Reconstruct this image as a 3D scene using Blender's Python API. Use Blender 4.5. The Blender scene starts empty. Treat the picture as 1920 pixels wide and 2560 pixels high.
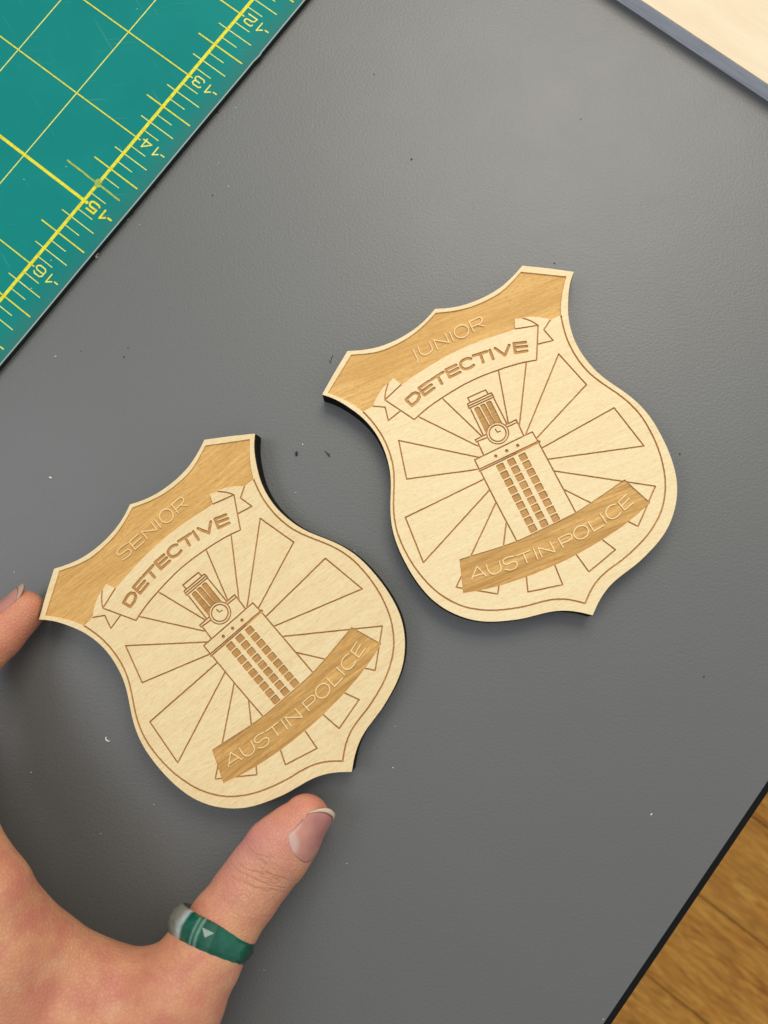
import bpy, bmesh, math, random
import numpy as np
from mathutils import Matrix, Vector
from mathutils.geometry import delaunay_2d_cdt
random.seed(3)
rng = np.random.RandomState(5)
SC = bpy.context.scene
COL = SC.collection
SC.unit_settings.system = 'IMPERIAL'
SC.unit_settings.scale_length = 0.0254          # one unit is one inch

DOF_F = .6
WORLD_COL = (.90, .95, 1.0, 1); ROOM_DIR = (.65, .50, .55); ROOM_LO = .22; ROOM_HI = .82
LIGHTS = [('ceiling_light', (5.2, 20.0, 24), (.5, 2, 0), (18, 14), 6100, (1, .93, .81)), ('side_light', (-24, 2, 32), (0, 0, 0), (13, 13), 2600, (.90, .95, 1))]
EXPO = 0.0
RING_TILT = 0.0; RING_ROT = .537
def rotx(a):
    c, s = math.cos(a), math.sin(a); return np.array([[1, 0, 0], [0, c, -s], [0, s, c]])
def roty(a):
    c, s = math.cos(a), math.sin(a); return np.array([[c, 0, s], [0, 1, 0], [-s, 0, c]])
def rotz(a):
    c, s = math.cos(a), math.sin(a); return np.array([[c, -s, 0], [s, c, 0], [0, 0, 1]])

# ---------------------------------------------------------------- camera
CAM_H = 8.6472487; CAM_F = math.exp(7.5696556)
CAM_R = rotx(0.120582038) @ roty(0.071832335)
cd = bpy.data.cameras.new('camera'); cam = bpy.data.objects.new('camera', cd); COL.objects.link(cam)
M = Matrix.Identity(4)
for i in range(3):
    for j in range(3): M[i][j] = CAM_R[i, j]
M[2][3] = CAM_H
cam.matrix_world = M
cd.sensor_fit = 'HORIZONTAL'; cd.sensor_width = 36; cd.lens = CAM_F / 1920 * 36
cd.clip_start = 0.1; cd.clip_end = 2000
cd.dof.use_dof = True; cd.dof.focus_distance = 8.75; cd.dof.aperture_fstop = DOF_F
SC.camera = cam

# ---------------------------------------------------------------- light
wd = bpy.data.worlds.new("World"); SC.world = wd; wd.use_nodes = True
wt = wd.node_tree; bg = wt.nodes['Background']
# a room: light walls and window away from the photographer, who stands dark at the lower left
_tc = wt.nodes.new('ShaderNodeTexCoord'); _dp = wt.nodes.new('ShaderNodeVectorMath'); _dp.operation = 'DOT_PRODUCT'
wt.links.new(_tc.outputs['Generated'], _dp.inputs[0]); _dp.inputs[1].default_value = ROOM_DIR
_rm = wt.nodes.new('ShaderNodeMapRange'); _rm.interpolation_type = 'SMOOTHSTEP'; wt.links.new(_dp.outputs['Value'], _rm.inputs[0])
_rm.inputs[1].default_value = -.7; _rm.inputs[2].default_value = .9; _rm.inputs[3].default_value = ROOM_LO; _rm.inputs[4].default_value = ROOM_HI
bg.inputs[0].default_value = WORLD_COL; wt.links.new(_rm.outputs[0], bg.inputs[1])
def area(name, loc, target, size, power, col):
    ld = bpy.data.lights.new(name, 'AREA'); ld.shape = 'RECTANGLE'; ld.size = size[0]; ld.size_y = size[1]
    ld.energy = power; ld.color = col
    o = bpy.data.objects.new(name, ld); COL.objects.link(o); o.location = loc
    o.rotation_euler = (Vector(target) - Vector(loc)).to_track_quat('-Z', 'Y').to_euler()
    return o
for L_ in LIGHTS: area(*L_)
SC.view_settings.view_transform = 'Standard'; SC.view_settings.look = 'None'; SC.view_settings.gamma = 1
SC.view_settings.exposure = EXPO
def at(x, y, z):
    """point of the place seen at photo position (x, y) at height z above the table"""
    d = CAM_R @ np.array([(x - 960) / CAM_F, -(y - 1280) / CAM_F, -1.0])
    return np.array([0, 0, CAM_H]) + d * ((z - CAM_H) / d[2])

# ---------------------------------------------------------------- helpers
def setp(o, label=None, cat=None, group=None, kind=None):
    if label: o['label'] = label
    if cat: o['category'] = cat
    if group: o['group'] = group
    if kind: o['kind'] = kind
    return o
def empty(name, loc, rot=(0, 0, 0), **k):
    o = bpy.data.objects.new(name, None); COL.objects.link(o); o.location = loc; o.rotation_euler = rot
    o.empty_display_size = .2
    return setp(o, **k)
def meshobj(name, v, f, mats, parent=None, mi=None, smooth=False, **k):
    me = bpy.data.meshes.new(name); me.from_pydata([tuple(map(float, p)) for p in v], [], [tuple(map(int, q)) for q in f])
    if not isinstance(mats, (list, tuple)): mats = [mats]
    for m in mats: me.materials.append(m)
    if mi is not None: me.polygons.foreach_set('material_index', np.asarray(mi, np.int32))
    if smooth: me.polygons.foreach_set('use_smooth', np.ones(len(me.polygons), bool))
    me.update()
    o = bpy.data.objects.new(name, me); COL.objects.link(o)
    if parent: o.parent = parent
    return setp(o, **k)
def linked(name, me, parent, loc=(0, 0, 0), rz=0, **k):
    o = bpy.data.objects.new(name, me); COL.objects.link(o); o.parent = parent; o.location = loc; o.rotation_euler = (0, 0, rz)
    return setp(o, **k)

class NT:
    def __init__(s, name):
        s.m = bpy.data.materials.new(name); s.m.use_nodes = True; s.t = s.m.node_tree
        s.b = s.t.nodes['Principled BSDF']
    def n(s, typ, **k):
        nd = s.t.nodes.new(typ); ins = k.pop('ins', {})
        for a, v in k.items(): setattr(nd, a, v)
        for a, v in ins.items(): s.put(nd.inputs[a], v)
        return nd
    def put(s, sock, v):
        if isinstance(v, bpy.types.NodeSocket): s.t.links.new(v, sock)
        elif v is not None: sock.default_value = v
    def math(s, op, a, b=None, c=None):
        nd = s.n('ShaderNodeMath', operation=op)
        for i, v in enumerate((a, b, c)):
            if v is not None: s.put(nd.inputs[i], v)
        return nd.outputs[0]
    def co(s, scale=(1, 1, 1), rot=(0, 0, 0), loc=(0, 0, 0), src='Object'):
        tc = s.n('ShaderNodeTexCoord'); mp = s.n('ShaderNodeMapping')
        s.t.links.new(tc.outputs[src], mp.inputs[0]); mp.vector_type = 'TEXTURE'
        mp.inputs['Scale'].default_value = [1 / q for q in scale]; mp.inputs['Rotation'].default_value = [-q for q in rot]; mp.inputs['Location'].default_value = loc
        return mp.outputs[0]
    def noise(s, vec, scale, detail=3, rough=.55, dist=0):
        return s.n('ShaderNodeTexNoise', ins={'Vector': vec, 'Scale': scale, 'Detail': detail, 'Roughness': rough, 'Distortion': dist}).outputs[0]
    def ramp(s, fac, stops, interp='LINEAR'):
        nd = s.n('ShaderNodeValToRGB'); s.put(nd.inputs[0], fac); cr = nd.color_ramp; cr.interpolation = interp
        while len(cr.elements) > 1: cr.elements.remove(cr.elements[-1])
        cr.elements[0].position = stops[0][0]; cr.elements[0].color = (*stops[0][1], 1)
        for p, c in stops[1:]: e = cr.elements.new(p); e.color = (*c, 1)
        return nd.outputs[0]
    def val(s, fac, a, b, lo=0., hi=1.):
        nd = s.n('ShaderNodeMapRange'); s.put(nd.inputs[0], fac)
        for i, v in zip((1, 2, 3, 4), (a, b, lo, hi)): nd.inputs[i].default_value = v
        return nd.outputs[0]
    def mix(s, fac, a, b, mode='MIX'):
        nd = s.n('ShaderNodeMix', data_type='RGBA', blend_type=mode)
        s.put(nd.inputs[0], fac); s.put(nd.inputs[6], (*a, 1) if isinstance(a, tuple) else a); s.put(nd.inputs[7], (*b, 1) if isinstance(b, tuple) else b)
        return nd.outputs[2]
    def bump(s, h, strength, dist=.01, normal=None):
        nd = s.n('ShaderNodeBump', ins={'Height': h, 'Strength': strength, 'Distance': dist})
        if normal is not None: s.put(nd.inputs['Normal'], normal)
        return nd.outputs[0]
    def out(s, col=None, rough=None, normal=None, spec=None, **k):
        b = s.b
        if col is not None: s.put(b.inputs['Base Color'], (*col, 1) if isinstance(col, tuple) else col)
        if rough is not None: s.put(b.inputs['Roughness'], rough)
        if normal is not None: s.put(b.inputs['Normal'], normal)
        if spec is not None: s.put(b.inputs['Specular IOR Level'], spec)
        for a, v in k.items(): s.put(b.inputs[a.replace('_', ' ')], v)
        return s.m
def flat(name, col, rough=.6, spec=.4):
    return NT(name).out(col, rough, spec=spec)

def wood_mat(name, a, b, c, fine, fleck, bstr, grain=-.07, streak=(.35, .75), seed=0., tone=1.):
    """a light, b mid, c streak colour; grain runs along x"""
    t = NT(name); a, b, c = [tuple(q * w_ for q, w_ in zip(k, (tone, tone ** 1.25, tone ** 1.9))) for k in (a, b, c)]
    L_ = (seed, seed * .7, seed * .3)
    v1 = t.co((2.2, 48, 10), (0, 0, -grain), L_); v2 = t.co((15, 120, 60), (0, 0, -grain), L_); v3 = t.co((.5, 4.5, 3), (0, 0, -grain), L_)
    n1 = t.noise(v1, 1.0, 5, .6, .4); n2 = t.noise(v2, 1.0, 3, .6); n3 = t.noise(v3, 1.0, 4, .55, 1.2); n4 = t.noise(t.co((30, 70, 9), (0, 0, -grain), L_), 1.0, 2, .4)
    c1 = t.mix(t.val(n3, .36, .68), a, b)
    c2 = t.mix(t.math('MULTIPLY', t.val(n1, streak[0], streak[1]), fine), c1, c)
    c3 = t.mix(t.math('MULTIPLY', t.val(n2, .48, .70), fleck), c2, c)
    c3 = t.mix(t.math('MULTIPLY', t.val(n4, .74, .80), .55), c3, tuple(q * .45 for q in c))
    h = t.math('ADD', t.math('MULTIPLY', n2, .7), t.math('MULTIPLY', n1, .4))
    return t.out(c3, .62, t.bump(h, bstr, .006), .25)
def wood_set(seed, tone):
    k = dict(seed=seed, tone=tone)
    return dict(
        MAPLE=wood_mat('pale_maple', (.89, .73, .445), (.86, .685, .40), (.66, .45, .205), .34, .60, .5, **k),
        TAN=wood_mat('engraved_maple', (.84, .525, .185), (.68, .39, .12), (.44, .225, .06), .6, .65, .6, **k),
        BANNER=wood_mat('engraved_banner', (.80, .49, .17), (.52, .285, .08), (.36, .175, .045), .85, .55, .6, **k),
        LETTER=wood_mat('raised_letter_maple', (.92, .73, .40), (.86, .64, .33), (.72, .50, .23), .3, .3, .3, **k),
        BURN=wood_mat('burnt_line', (.74, .44, .17), (.60, .33, .11), (.40, .19, .055), .75, .6, .4, **k),
        WIN=wood_mat('engraved_window', (.66, .38, .135), (.54, .30, .10), (.34, .165, .045), .8, .75, .7, **k))
WS = [wood_set(0., 1.0), wood_set(7.3, .93)]  # second set, senior badge: own grain, weaker light there painted in as darker wood
M_WALL = flat('scorched_step', (.70, .46, .21), .8, .2)
M_CHAR = NT('charred_edge'); _n = M_CHAR.noise(M_CHAR.co((1, 1, 1)), 30, 3)
M_CHAR = M_CHAR.out(M_CHAR.ramp(_n, [(.3, (.004, .003, .003)), (.8, (.014, .009, .007))]), .75, spec=.15)

# ---------------------------------------------------------------- flat shapes from signed distances
class Grid:
    def __init__(s, x0, y0, x1, y1, h, band=.05):
        s.x0, s.y0, s.h, s.band = x0, y0, h, band
        s.nx = int((x1 - x0) / h) + 1; s.ny = int((y1 - y0) / h) + 1
        s.X = x0 + np.arange(s.nx) * h; s.Y = y0 + np.arange(s.ny) * h
    def new(s): return np.full((s.ny, s.nx), s.band, np.float32)
    def seg(s, A, a, b, r=0.):
        pad = s.band + r
        i0 = max(0, int((min(a[0], b[0]) - pad - s.x0) / s.h)); i1 = min(s.nx, int((max(a[0], b[0]) + pad - s.x0) / s.h) + 2)
        j0 = max(0, int((min(a[1], b[1]) - pad - s.y0) / s.h)); j1 = min(s.ny, int((max(a[1], b[1]) + pad - s.y0) / s.h) + 2)
        if i1 <= i0 or j1 <= j0: return
        x = s.X[None, i0:i1]; y = s.Y[j0:j1, None]
        dx, dy = b[0] - a[0], b[1] - a[1]; L2 = dx * dx + dy * dy + 1e-12
        t = np.clip(((x - a[0]) * dx + (y - a[1]) * dy) / L2, 0, 1)
        d = np.hypot(x - a[0] - t * dx, y - a[1] - t * dy) - r
        np.minimum(A[j0:j1, i0:i1], d, out=A[j0:j1, i0:i1])
    def stroke(s, lines, r):
        A = s.new()
        for l in lines:
            for a, b in zip(l[:-1], l[1:]): s.seg(A, a, b, r)
        return A
    def poly(s, P, grow=0.):
        A = s.new(); par = np.zeros((s.ny, s.nx + 1), np.int32)
        n = len(P)
        for k in range(n):
            a, b = P[k], P[(k + 1) % n]; s.seg(A, a, b)
            lo, hi = (a, b) if a[1] < b[1] else (b, a)
            j0 = max(0, math.ceil((lo[1] - s.y0) / s.h)); j1 = min(s.ny, math.ceil((hi[1] - s.y0) / s.h))
            if j1 > j0:
                js = np.arange(j0, j1); t = (s.Y[js] - lo[1]) / (hi[1] - lo[1]); xc = lo[0] + t * (hi[0] - lo[0])
                ii = np.clip(np.ceil((xc - s.x0) / s.h).astype(int), 0, s.nx); par[js, ii] += 1
        ins = (np.cumsum(par, 1)[:, :s.nx] % 2) == 1
        return np.where(ins, -A, A) - grow
    def disc(s, c, r):
        return (np.hypot(s.X[None] - c[0], s.Y[:, None] - c[1]) - r).astype(np.float32)

def contours(G, A):
    """closed loops of A = 0"""
    A = A.copy(); A[0] = A[-1] = 1; A[:, 0] = A[:, -1] = 1
    A[np.abs(A) < 1e-6] = 1e-6
    S = A < 0; ny, nx = A.shape
    pts = {}
    def crossH(j, i): t = A[j, i] / (A[j, i] - A[j, i + 1]); return (G.x0 + (i + t) * G.h, G.y0 + j * G.h)
    def crossV(j, i): t = A[j, i] / (A[j, i] - A[j + 1, i]); return (G.x0 + i * G.h, G.y0 + (j + t) * G.h)
    code = S[:-1, :-1] * 1 + S[:-1, 1:] * 2 + S[1:, 1:] * 4 + S[1:, :-1] * 8
    tab = {1: [(3, 0)], 2: [(0, 1)], 3: [(3, 1)], 4: [(1, 2)], 5: [(3, 0), (1, 2)], 6: [(0, 2)], 7: [(3, 2)], 8: [(2, 3)], 9: [(2, 0)],
           10: [(0, 1), (2, 3)], 11: [(2, 1)], 12: [(1, 3)], 13: [(1, 0)], 14: [(0, 3)]}
    nxt = {}
    J, I = np.nonzero((code > 0) & (code < 15))
    def key(e, j, i):
        if e == 0: return (0, j, i)
        if e == 2: return (0, j + 1, i)
        if e == 3: return (1, j, i)
        return (1, j, i + 1)
    for j, i, c in zip(J.tolist(), I.tolist(), code[J, I].tolist()):
        for a, b in tab[c]: nxt[key(a, j, i)] = key(b, j, i)
    loops = []
    while nxt:
        k0, k = next(iter(nxt.items())); del nxt[k0]; L = [k0]
        while k != k0: L.append(k); k = nxt.pop(k)
        loops.append(np.array([crossH(j, i) if t == 0 else crossV(j, i) for t, j, i in L]))
    return loops
def simplify(P, tol):
    n = len(P)
    if n < 8: return P
    k = int(np.argmax(((P - P[0]) ** 2).sum(1))); keep = {0, k}
    st = [(0, k), (k, n)]
    while st:
        a, b = st.pop()
        if b - a < 2: continue
        q = P[a + 1:b]; A_, B_ = P[a], P[b % n]; d = B_ - A_; L = math.hypot(*d) + 1e-12
        e = np.abs(d[0] * (q[:, 1] - A_[1]) - d[1] * (q[:, 0] - A_[0])) / L
        m = int(np.argmax(e))
        if e[m] > tol: keep.add(a + 1 + m); st += [(a, a + 1 + m), (a + 1 + m, b)]
    return P[sorted(keep)]
def sheet(G, A, tol=.0007):
    """simplified boundary loops and triangles of A < 0"""
    loops = [simplify(l, tol) for l in contours(G, A) if len(l) > 6]
    loops = [l for l in loops if len(l) > 2]
    if not loops: return None
    co = []; ed = []
    for l in loops:
        b = len(co); co += [Vector((float(x), float(y))) for x, y in l]; ed += [(b + i, b + (i + 1) % len(l)) for i in range(len(l))]
    vo, eo, fo, vi, ei, fi = delaunay_2d_cdt(co, ed, [], 0, 1e-8)
    V = np.array([(v.x, v.y) for v in vo]); F = np.array(fo)
    C = V[F].mean(1)
    ii = np.clip(((C[:, 0] - G.x0) / G.h), 0, G.nx - 1.001); jj = np.clip(((C[:, 1] - G.y0) / G.h), 0, G.ny - 1.001)
    i = ii.astype(int); j = jj.astype(int); u = ii - i; v = jj - j
    val = A[j, i] * (1 - u) * (1 - v) + A[j, i + 1] * u * (1 - v) + A[j + 1, i] * (1 - u) * v + A[j + 1, i + 1] * u * v
    F = F[val < 0]
    # orient up
    a, b, c = V[F[:, 0]], V[F[:, 1]], V[F[:, 2]]
    ar = (b[:, 0] - a[:, 0]) * (c[:, 1] - a[:, 1]) - (b[:, 1] - a[:, 1]) * (c[:, 0] - a[:, 0])
    F[ar < 0] = F[ar < 0][:, ::-1]
    return V, F
def islands(V, F):
    par = np.arange(len(V))
    def find(x):
        while par[x] != x: par[x] = par[par[x]]; x = par[x]
        return x
    for a, b, c in F.tolist():
        ra, rb, rc = find(a), find(b), find(c); par[rb] = ra; par[find(rc)] = ra
    root = np.array([find(x) for x in F[:, 0].tolist()])
    return [F[root == r] for r in np.unique(root)]
def solid(V, F, z0, z1, bottom=False):
    """prism of a flat triangulation: verts, faces, per-face kind 0 top 1 side 2 bottom"""
    used = np.unique(F); m = -np.ones(len(V), int); m[used] = np.arange(len(used)); V = V[used]; F = m[F]
    n = len(V); v = np.vstack([np.c_[V, np.full(n, z1)], np.c_[V, np.full(n, z0)]])
    E = {}
    for a, b, c in F.tolist():
        for e in ((a, b), (b, c), (c, a)): E[e] = 1
    side = [(b, a, a + n, b + n) for a, b in E if (b, a) not in E]
    f = [tuple(x) for x in F.tolist()]; k = [0] * len(f)
    f += side; k += [1] * len(side)
    if bottom: f += [(a + n, c + n, b + n) for a, b, c in F.tolist()]; k += [2] * len(F)
    return v, f, k
# traced outlines of the badge design, inches, origin at the crown point line
T_outline=[(0,0.6425),(-0.045,0.6221),(-0.0903,0.6025),(-0.1361,0.5844),(-0.1827,0.5682),(-0.2299,0.5544),(-0.2778,0.5431),(-0.3263,0.534),(-0.3751,0.5268),(-0.4241,0.5212),(-0.4732,0.5175),(-0.5225,0.5157),(-0.5718,0.5158),(-0.621,0.5178),(-0.6702,0.5215),(-0.719,0.5272),(-0.7674,0.5354),(-0.8153,0.5462),(-0.8627,0.5593),(-0.9096,0.5745),(-0.9559,0.5913),(-1.0017,0.6097),(-1.047,0.6292),(-1.092,0.6494),(-1.1877,0.5862),(-1.2829,0.5224),(-1.3772,0.4573),(-1.4703,0.3907),(-1.5627,0.323),(-1.5261,0.2883),(-1.4909,0.252),(-1.458,0.2136),(-1.4276,0.1731),(-1.3995,0.1308),(-1.3731,0.0874),(-1.3479,0.0432),(-1.3238,-0.0015),(-1.3011,-0.047),(-1.2804,-0.0933),(-1.2621,-0.1406),(-1.2465,-0.1888),(-1.2333,-0.2379),(-1.2224,-0.2874),(-1.2142,-0.3375),(-1.2086,-0.3879),(-1.2057,-0.4386),(-1.2055,-0.4893),(-1.2079,-0.54),(-1.2129,-0.5905),(-1.22,-0.6407),(-1.2289,-0.6907),(-1.2396,-0.7403),(-1.2529,-0.7892),(-1.2689,-0.8373),(-1.2873,-0.8847),(-1.3077,-0.9312),(-1.3298,-0.977),(-1.3531,-1.0222),(-1.3769,-1.0672),(-1.4004,-1.1123),(-1.423,-1.1578),(-1.4442,-1.204),(-1.4636,-1.251),(-1.4811,-1.2987),(-1.4967,-1.347),(-1.5099,-1.3961),(-1.5207,-1.4457),(-1.529,-1.4958),(-1.5351,-1.5462),(-1.5391,-1.5969),(-1.5414,-1.6477),(-1.5422,-1.6985),(-1.5417,-1.7494),(-1.54,-1.8002),(-1.5373,-1.851),(-1.5333,-1.9017),(-1.5277,-1.9522),(-1.5204,-2.0025),(-1.5114,-2.0525),(-1.5009,-2.1023),(-1.4887,-2.1516),(-1.4743,-2.2002),(-1.4571,-2.2479),(-1.4371,-2.2945),(-1.4145,-2.3399),(-1.3893,-2.384),(-1.3617,-2.4265),(-1.3317,-2.4674),(-1.2995,-2.5066),(-1.2653,-2.5441),(-1.2293,-2.5799),(-1.1915,-2.6138),(-1.152,-2.6457),(-1.1107,-2.675),(-1.0676,-2.7018),(-1.0231,-2.7262),(-0.9774,-2.7485),(-0.9309,-2.769),(-0.8837,-2.7877),(-0.8359,-2.8052),(-0.7879,-2.8218),(-0.7396,-2.8375),(-0.6908,-2.8518),(-0.6416,-2.864),(-0.5918,-2.8745),(-0.5419,-2.8841),(-0.4919,-2.8935),(-0.442,-2.9035),(-0.3926,-2.9151),(-0.3439,-2.9293),(-0.2963,-2.9466),(-0.2499,-2.9671),(-0.2049,-2.9904),(-0.1613,-3.0164),(-0.1193,-3.0448),(-0.0788,-3.0754),(-0.0396,-3.1077),(-0.001,-3.1408)]
T_groove=[(-1.2209,-0.06),(-1.2066,-0.1069),(-1.193,-0.1541),(-1.1806,-0.2016),(-1.1699,-0.2494),(-1.1611,-0.2976),(-1.1545,-0.3462),(-1.1503,-0.395),(-1.1483,-0.4439),(-1.1485,-0.493),(-1.1507,-0.5418),(-1.1548,-0.5897),(-1.1607,-0.6362),(-1.1684,-0.6816),(-1.1784,-0.7273),(-1.1912,-0.7736),(-1.2067,-0.8199),(-1.2249,-0.8654),(-1.245,-0.9101),(-1.2665,-0.9542),(-1.2888,-0.9979),(-1.3118,-1.0413),(-1.3348,-1.0847),(-1.3572,-1.1283),(-1.3784,-1.1726),(-1.3978,-1.2176),(-1.4153,-1.2634),(-1.4309,-1.3099),(-1.4443,-1.357),(-1.4554,-1.4047),(-1.4639,-1.4529),(-1.4698,-1.5016),(-1.4734,-1.5504),(-1.475,-1.5994),(-1.4751,-1.6485),(-1.4737,-1.6976),(-1.471,-1.7466),(-1.4669,-1.7955),(-1.4612,-1.8442),(-1.4537,-1.8926),(-1.4443,-1.9408),(-1.4333,-1.9886),(-1.4208,-2.036),(-1.4068,-2.083),(-1.391,-2.1294),(-1.373,-2.175),(-1.3527,-2.2196),(-1.3299,-2.2629),(-1.3048,-2.3049),(-1.2776,-2.3457),(-1.2485,-2.385),(-1.2173,-2.4227),(-1.1839,-2.4584),(-1.1482,-2.4917),(-1.1102,-2.5225),(-1.0705,-2.5511),(-1.0295,-2.5779),(-0.9874,-2.6029),(-0.9442,-2.626),(-0.9,-2.6472),(-0.8549,-2.6664),(-0.809,-2.6839),(-0.7627,-2.6999),(-0.716,-2.715),(-0.6691,-2.7293),(-0.622,-2.7425),(-0.5744,-2.754),(-0.5264,-2.7636),(-0.4781,-2.7721),(-0.4298,-2.7806),(-0.3816,-2.7901),(-0.3339,-2.8014),(-0.287,-2.8152),(-0.2413,-2.8323),(-0.197,-2.8529),(-0.1545,-2.8768),(-0.1136,-2.9037),(-0.0745,-2.9331),(-0.0368,-2.9645),(0,-2.9969)]
T_pocket=[(0,0.5992),(-0.0485,0.5796),(-0.0973,0.5604),(-0.1464,0.5422),(-0.196,0.5257),(-0.2463,0.5111),(-0.2971,0.4986),(-0.3484,0.4882),(-0.4002,0.4803),(-0.4522,0.4749),(-0.5044,0.4719),(-0.5568,0.4707),(-0.6091,0.471),(-0.6613,0.4732),(-0.7131,0.4783),(-0.7645,0.487),(-0.8152,0.4995),(-0.865,0.5151),(-0.9141,0.5331),(-0.9627,0.5525),(-1.0111,0.5726),(-1.0594,0.5929),(-1.2004,0.4996),(-1.3414,0.4062),(-1.4825,0.3129),(-1.4543,0.2825),(-1.4267,0.2515),(-1.3999,0.2197),(-1.3738,0.1873),(-1.3486,0.1542),(-1.3245,0.1203),(-1.3015,0.0856),(-1.2797,0.0501),(-1.2592,0.014),(-1.2398,-0.0228),(-1.2209,-0.06),(-1.1585,-0.0568),(-1.0961,-0.0537),(-1.0711,-0.0297),(-1.0454,-0.0065),(-1.0185,0.0152),(-0.9904,0.0353),(-0.9611,0.0538),(-0.9307,0.0703),(-0.8994,0.0848),(-0.8671,0.0973),(-0.8343,0.1083),(-0.8277,0.1023),(-0.7889,0.1194),(-0.7501,0.1366),(-0.7266,0.0825),(-0.7031,0.0284),(-0.6687,0.0307),(-0.6337,0.0349),(-0.5988,0.0405),(-0.564,0.0465),(-0.529,0.0521),(-0.494,0.0571),(-0.4588,0.0616),(-0.4237,0.066),(-0.3885,0.0703),(-0.3534,0.0744),(-0.3181,0.078),(-0.2828,0.0811),(-0.2475,0.0839),(-0.2122,0.0867),(-0.1769,0.0894),(-0.1416,0.0919),(-0.1062,0.0937),(-0.0708,0.0944),(-0.0354,0.0946),(0,0.0946)]
T_foldarc=[(-0.8282,0.1054),(-0.8481,0.0857),(-0.8676,0.0656),(-0.8861,0.0446),(-0.9033,0.0226),(-0.9188,-0.0006),(-0.9325,-0.0249),(-0.9449,-0.05)]
T_foldbase=[(-0.9449,-0.05),(-0.8648,-0.0241),(-0.7846,0.0015),(-0.7044,0.0269)]
T_tail=[(-1.0961,-0.0537),(-0.9784,-0.1246),(-1.0135,-0.2797),(-0.8419,-0.2402)]
T_bandlow=[(-0.7495,-0.3978),(-0.7131,-0.3867),(-0.6767,-0.3757),(-0.6401,-0.3651),(-0.6034,-0.3554),(-0.5664,-0.3469),(-0.5291,-0.3393),(-0.4917,-0.3325),(-0.4542,-0.3262),(-0.4166,-0.3205),(-0.3789,-0.3152),(-0.3412,-0.3103),(-0.3034,-0.3059),(-0.2656,-0.3018),(-0.2277,-0.298),(-0.1898,-0.2945),(-0.1519,-0.2912),(-0.114,-0.2884),(-0.0761,-0.2865),(-0.038,-0.2857),(0,-0.2856)]
T_bandtop=[(-0.7038,0.028),(-0.6687,0.0307),(-0.6337,0.0349),(-0.5988,0.0405),(-0.564,0.0465),(-0.529,0.0521),(-0.494,0.0571),(-0.4588,0.0616),(-0.4237,0.066),(-0.3885,0.0703),(-0.3534,0.0744),(-0.3181,0.078),(-0.2828,0.0811),(-0.2475,0.0839),(-0.2122,0.0867),(-0.1769,0.0894),(-0.1416,0.0919),(-0.1062,0.0937),(-0.0708,0.0944),(-0.0354,0.0946),(0,0.0946)]
T_bandend=[(-0.9449,-0.05),(-0.7495,-0.3978)]
T_bantop=[(-0.986,-1.9996),(-0.9369,-2.0069),(-0.8878,-2.0143),(-0.8387,-2.0217),(-0.7896,-2.0293),(-0.7406,-2.037),(-0.6916,-2.0448),(-0.6426,-2.0526),(-0.5936,-2.0602),(-0.5444,-2.0673),(-0.4952,-2.0735),(-0.4459,-2.0792),(-0.3966,-2.0845),(-0.3472,-2.0888),(-0.2978,-2.0914),(-0.2482,-2.0925),(-0.1985,-2.093),(-0.1489,-2.0934),(-0.0993,-2.0937),(-0.0496,-2.0939),(0,-2.094)]
T_banbot=[(-1.1113,-2.343),(-1.0572,-2.3586),(-1.003,-2.3742),(-0.9488,-2.3896),(-0.8944,-2.404),(-0.8396,-2.4171),(-0.7845,-2.4288),(-0.7292,-2.4393),(-0.6736,-2.4484),(-0.6178,-2.4561),(-0.5619,-2.4631),(-0.5059,-2.4699),(-0.4499,-2.4763),(-0.3939,-2.482),(-0.3377,-2.4867),(-0.2815,-2.4906),(-0.2252,-2.494),(-0.169,-2.497),(-0.1127,-2.4993),(-0.0563,-2.5005),(0,-2.501)]
T_rays=[[(0.3238,-0.3134),(0.1535,-0.8929)],[(0.6395,-0.3676),(0.2445,-0.9791)],[(0.2675,-1.0898),(0.9969,-0.4447),(1.1061,-0.8889),(0.3523,-1.1816)],[(0.3555,-1.3042),(1.2519,-1.2525),(1.3384,-1.7679),(0.3584,-1.444)],[(0.3542,-1.586),(1.2406,-2.2093),(0.8745,-2.5132),(0.3532,-1.8081)],[(0.4758,-2.4784),(0.546,-2.6302),(0.1888,-2.7189),(0.1551,-2.5032)],[(-0.1027,-2.5075),(-0.1219,-2.7202),(-0.4871,-2.6297),(-0.4296,-2.4824)],[(-0.3636,-1.6242),(-1.1502,-2.2553),(-0.7826,-2.5107),(-0.3621,-1.8695)],[(-0.3592,-1.4673),(-1.3518,-1.8641),(-1.3132,-1.3355),(-0.3585,-1.3345)],[(-0.3702,-1.2084),(-1.117,-0.9602),(-1.0077,-0.533),(-0.3007,-1.0948)],[(-0.2529,-0.981),(-0.6903,-0.395)],[(-0.1719,-0.8887),(-0.3696,-0.3136)]]
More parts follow.
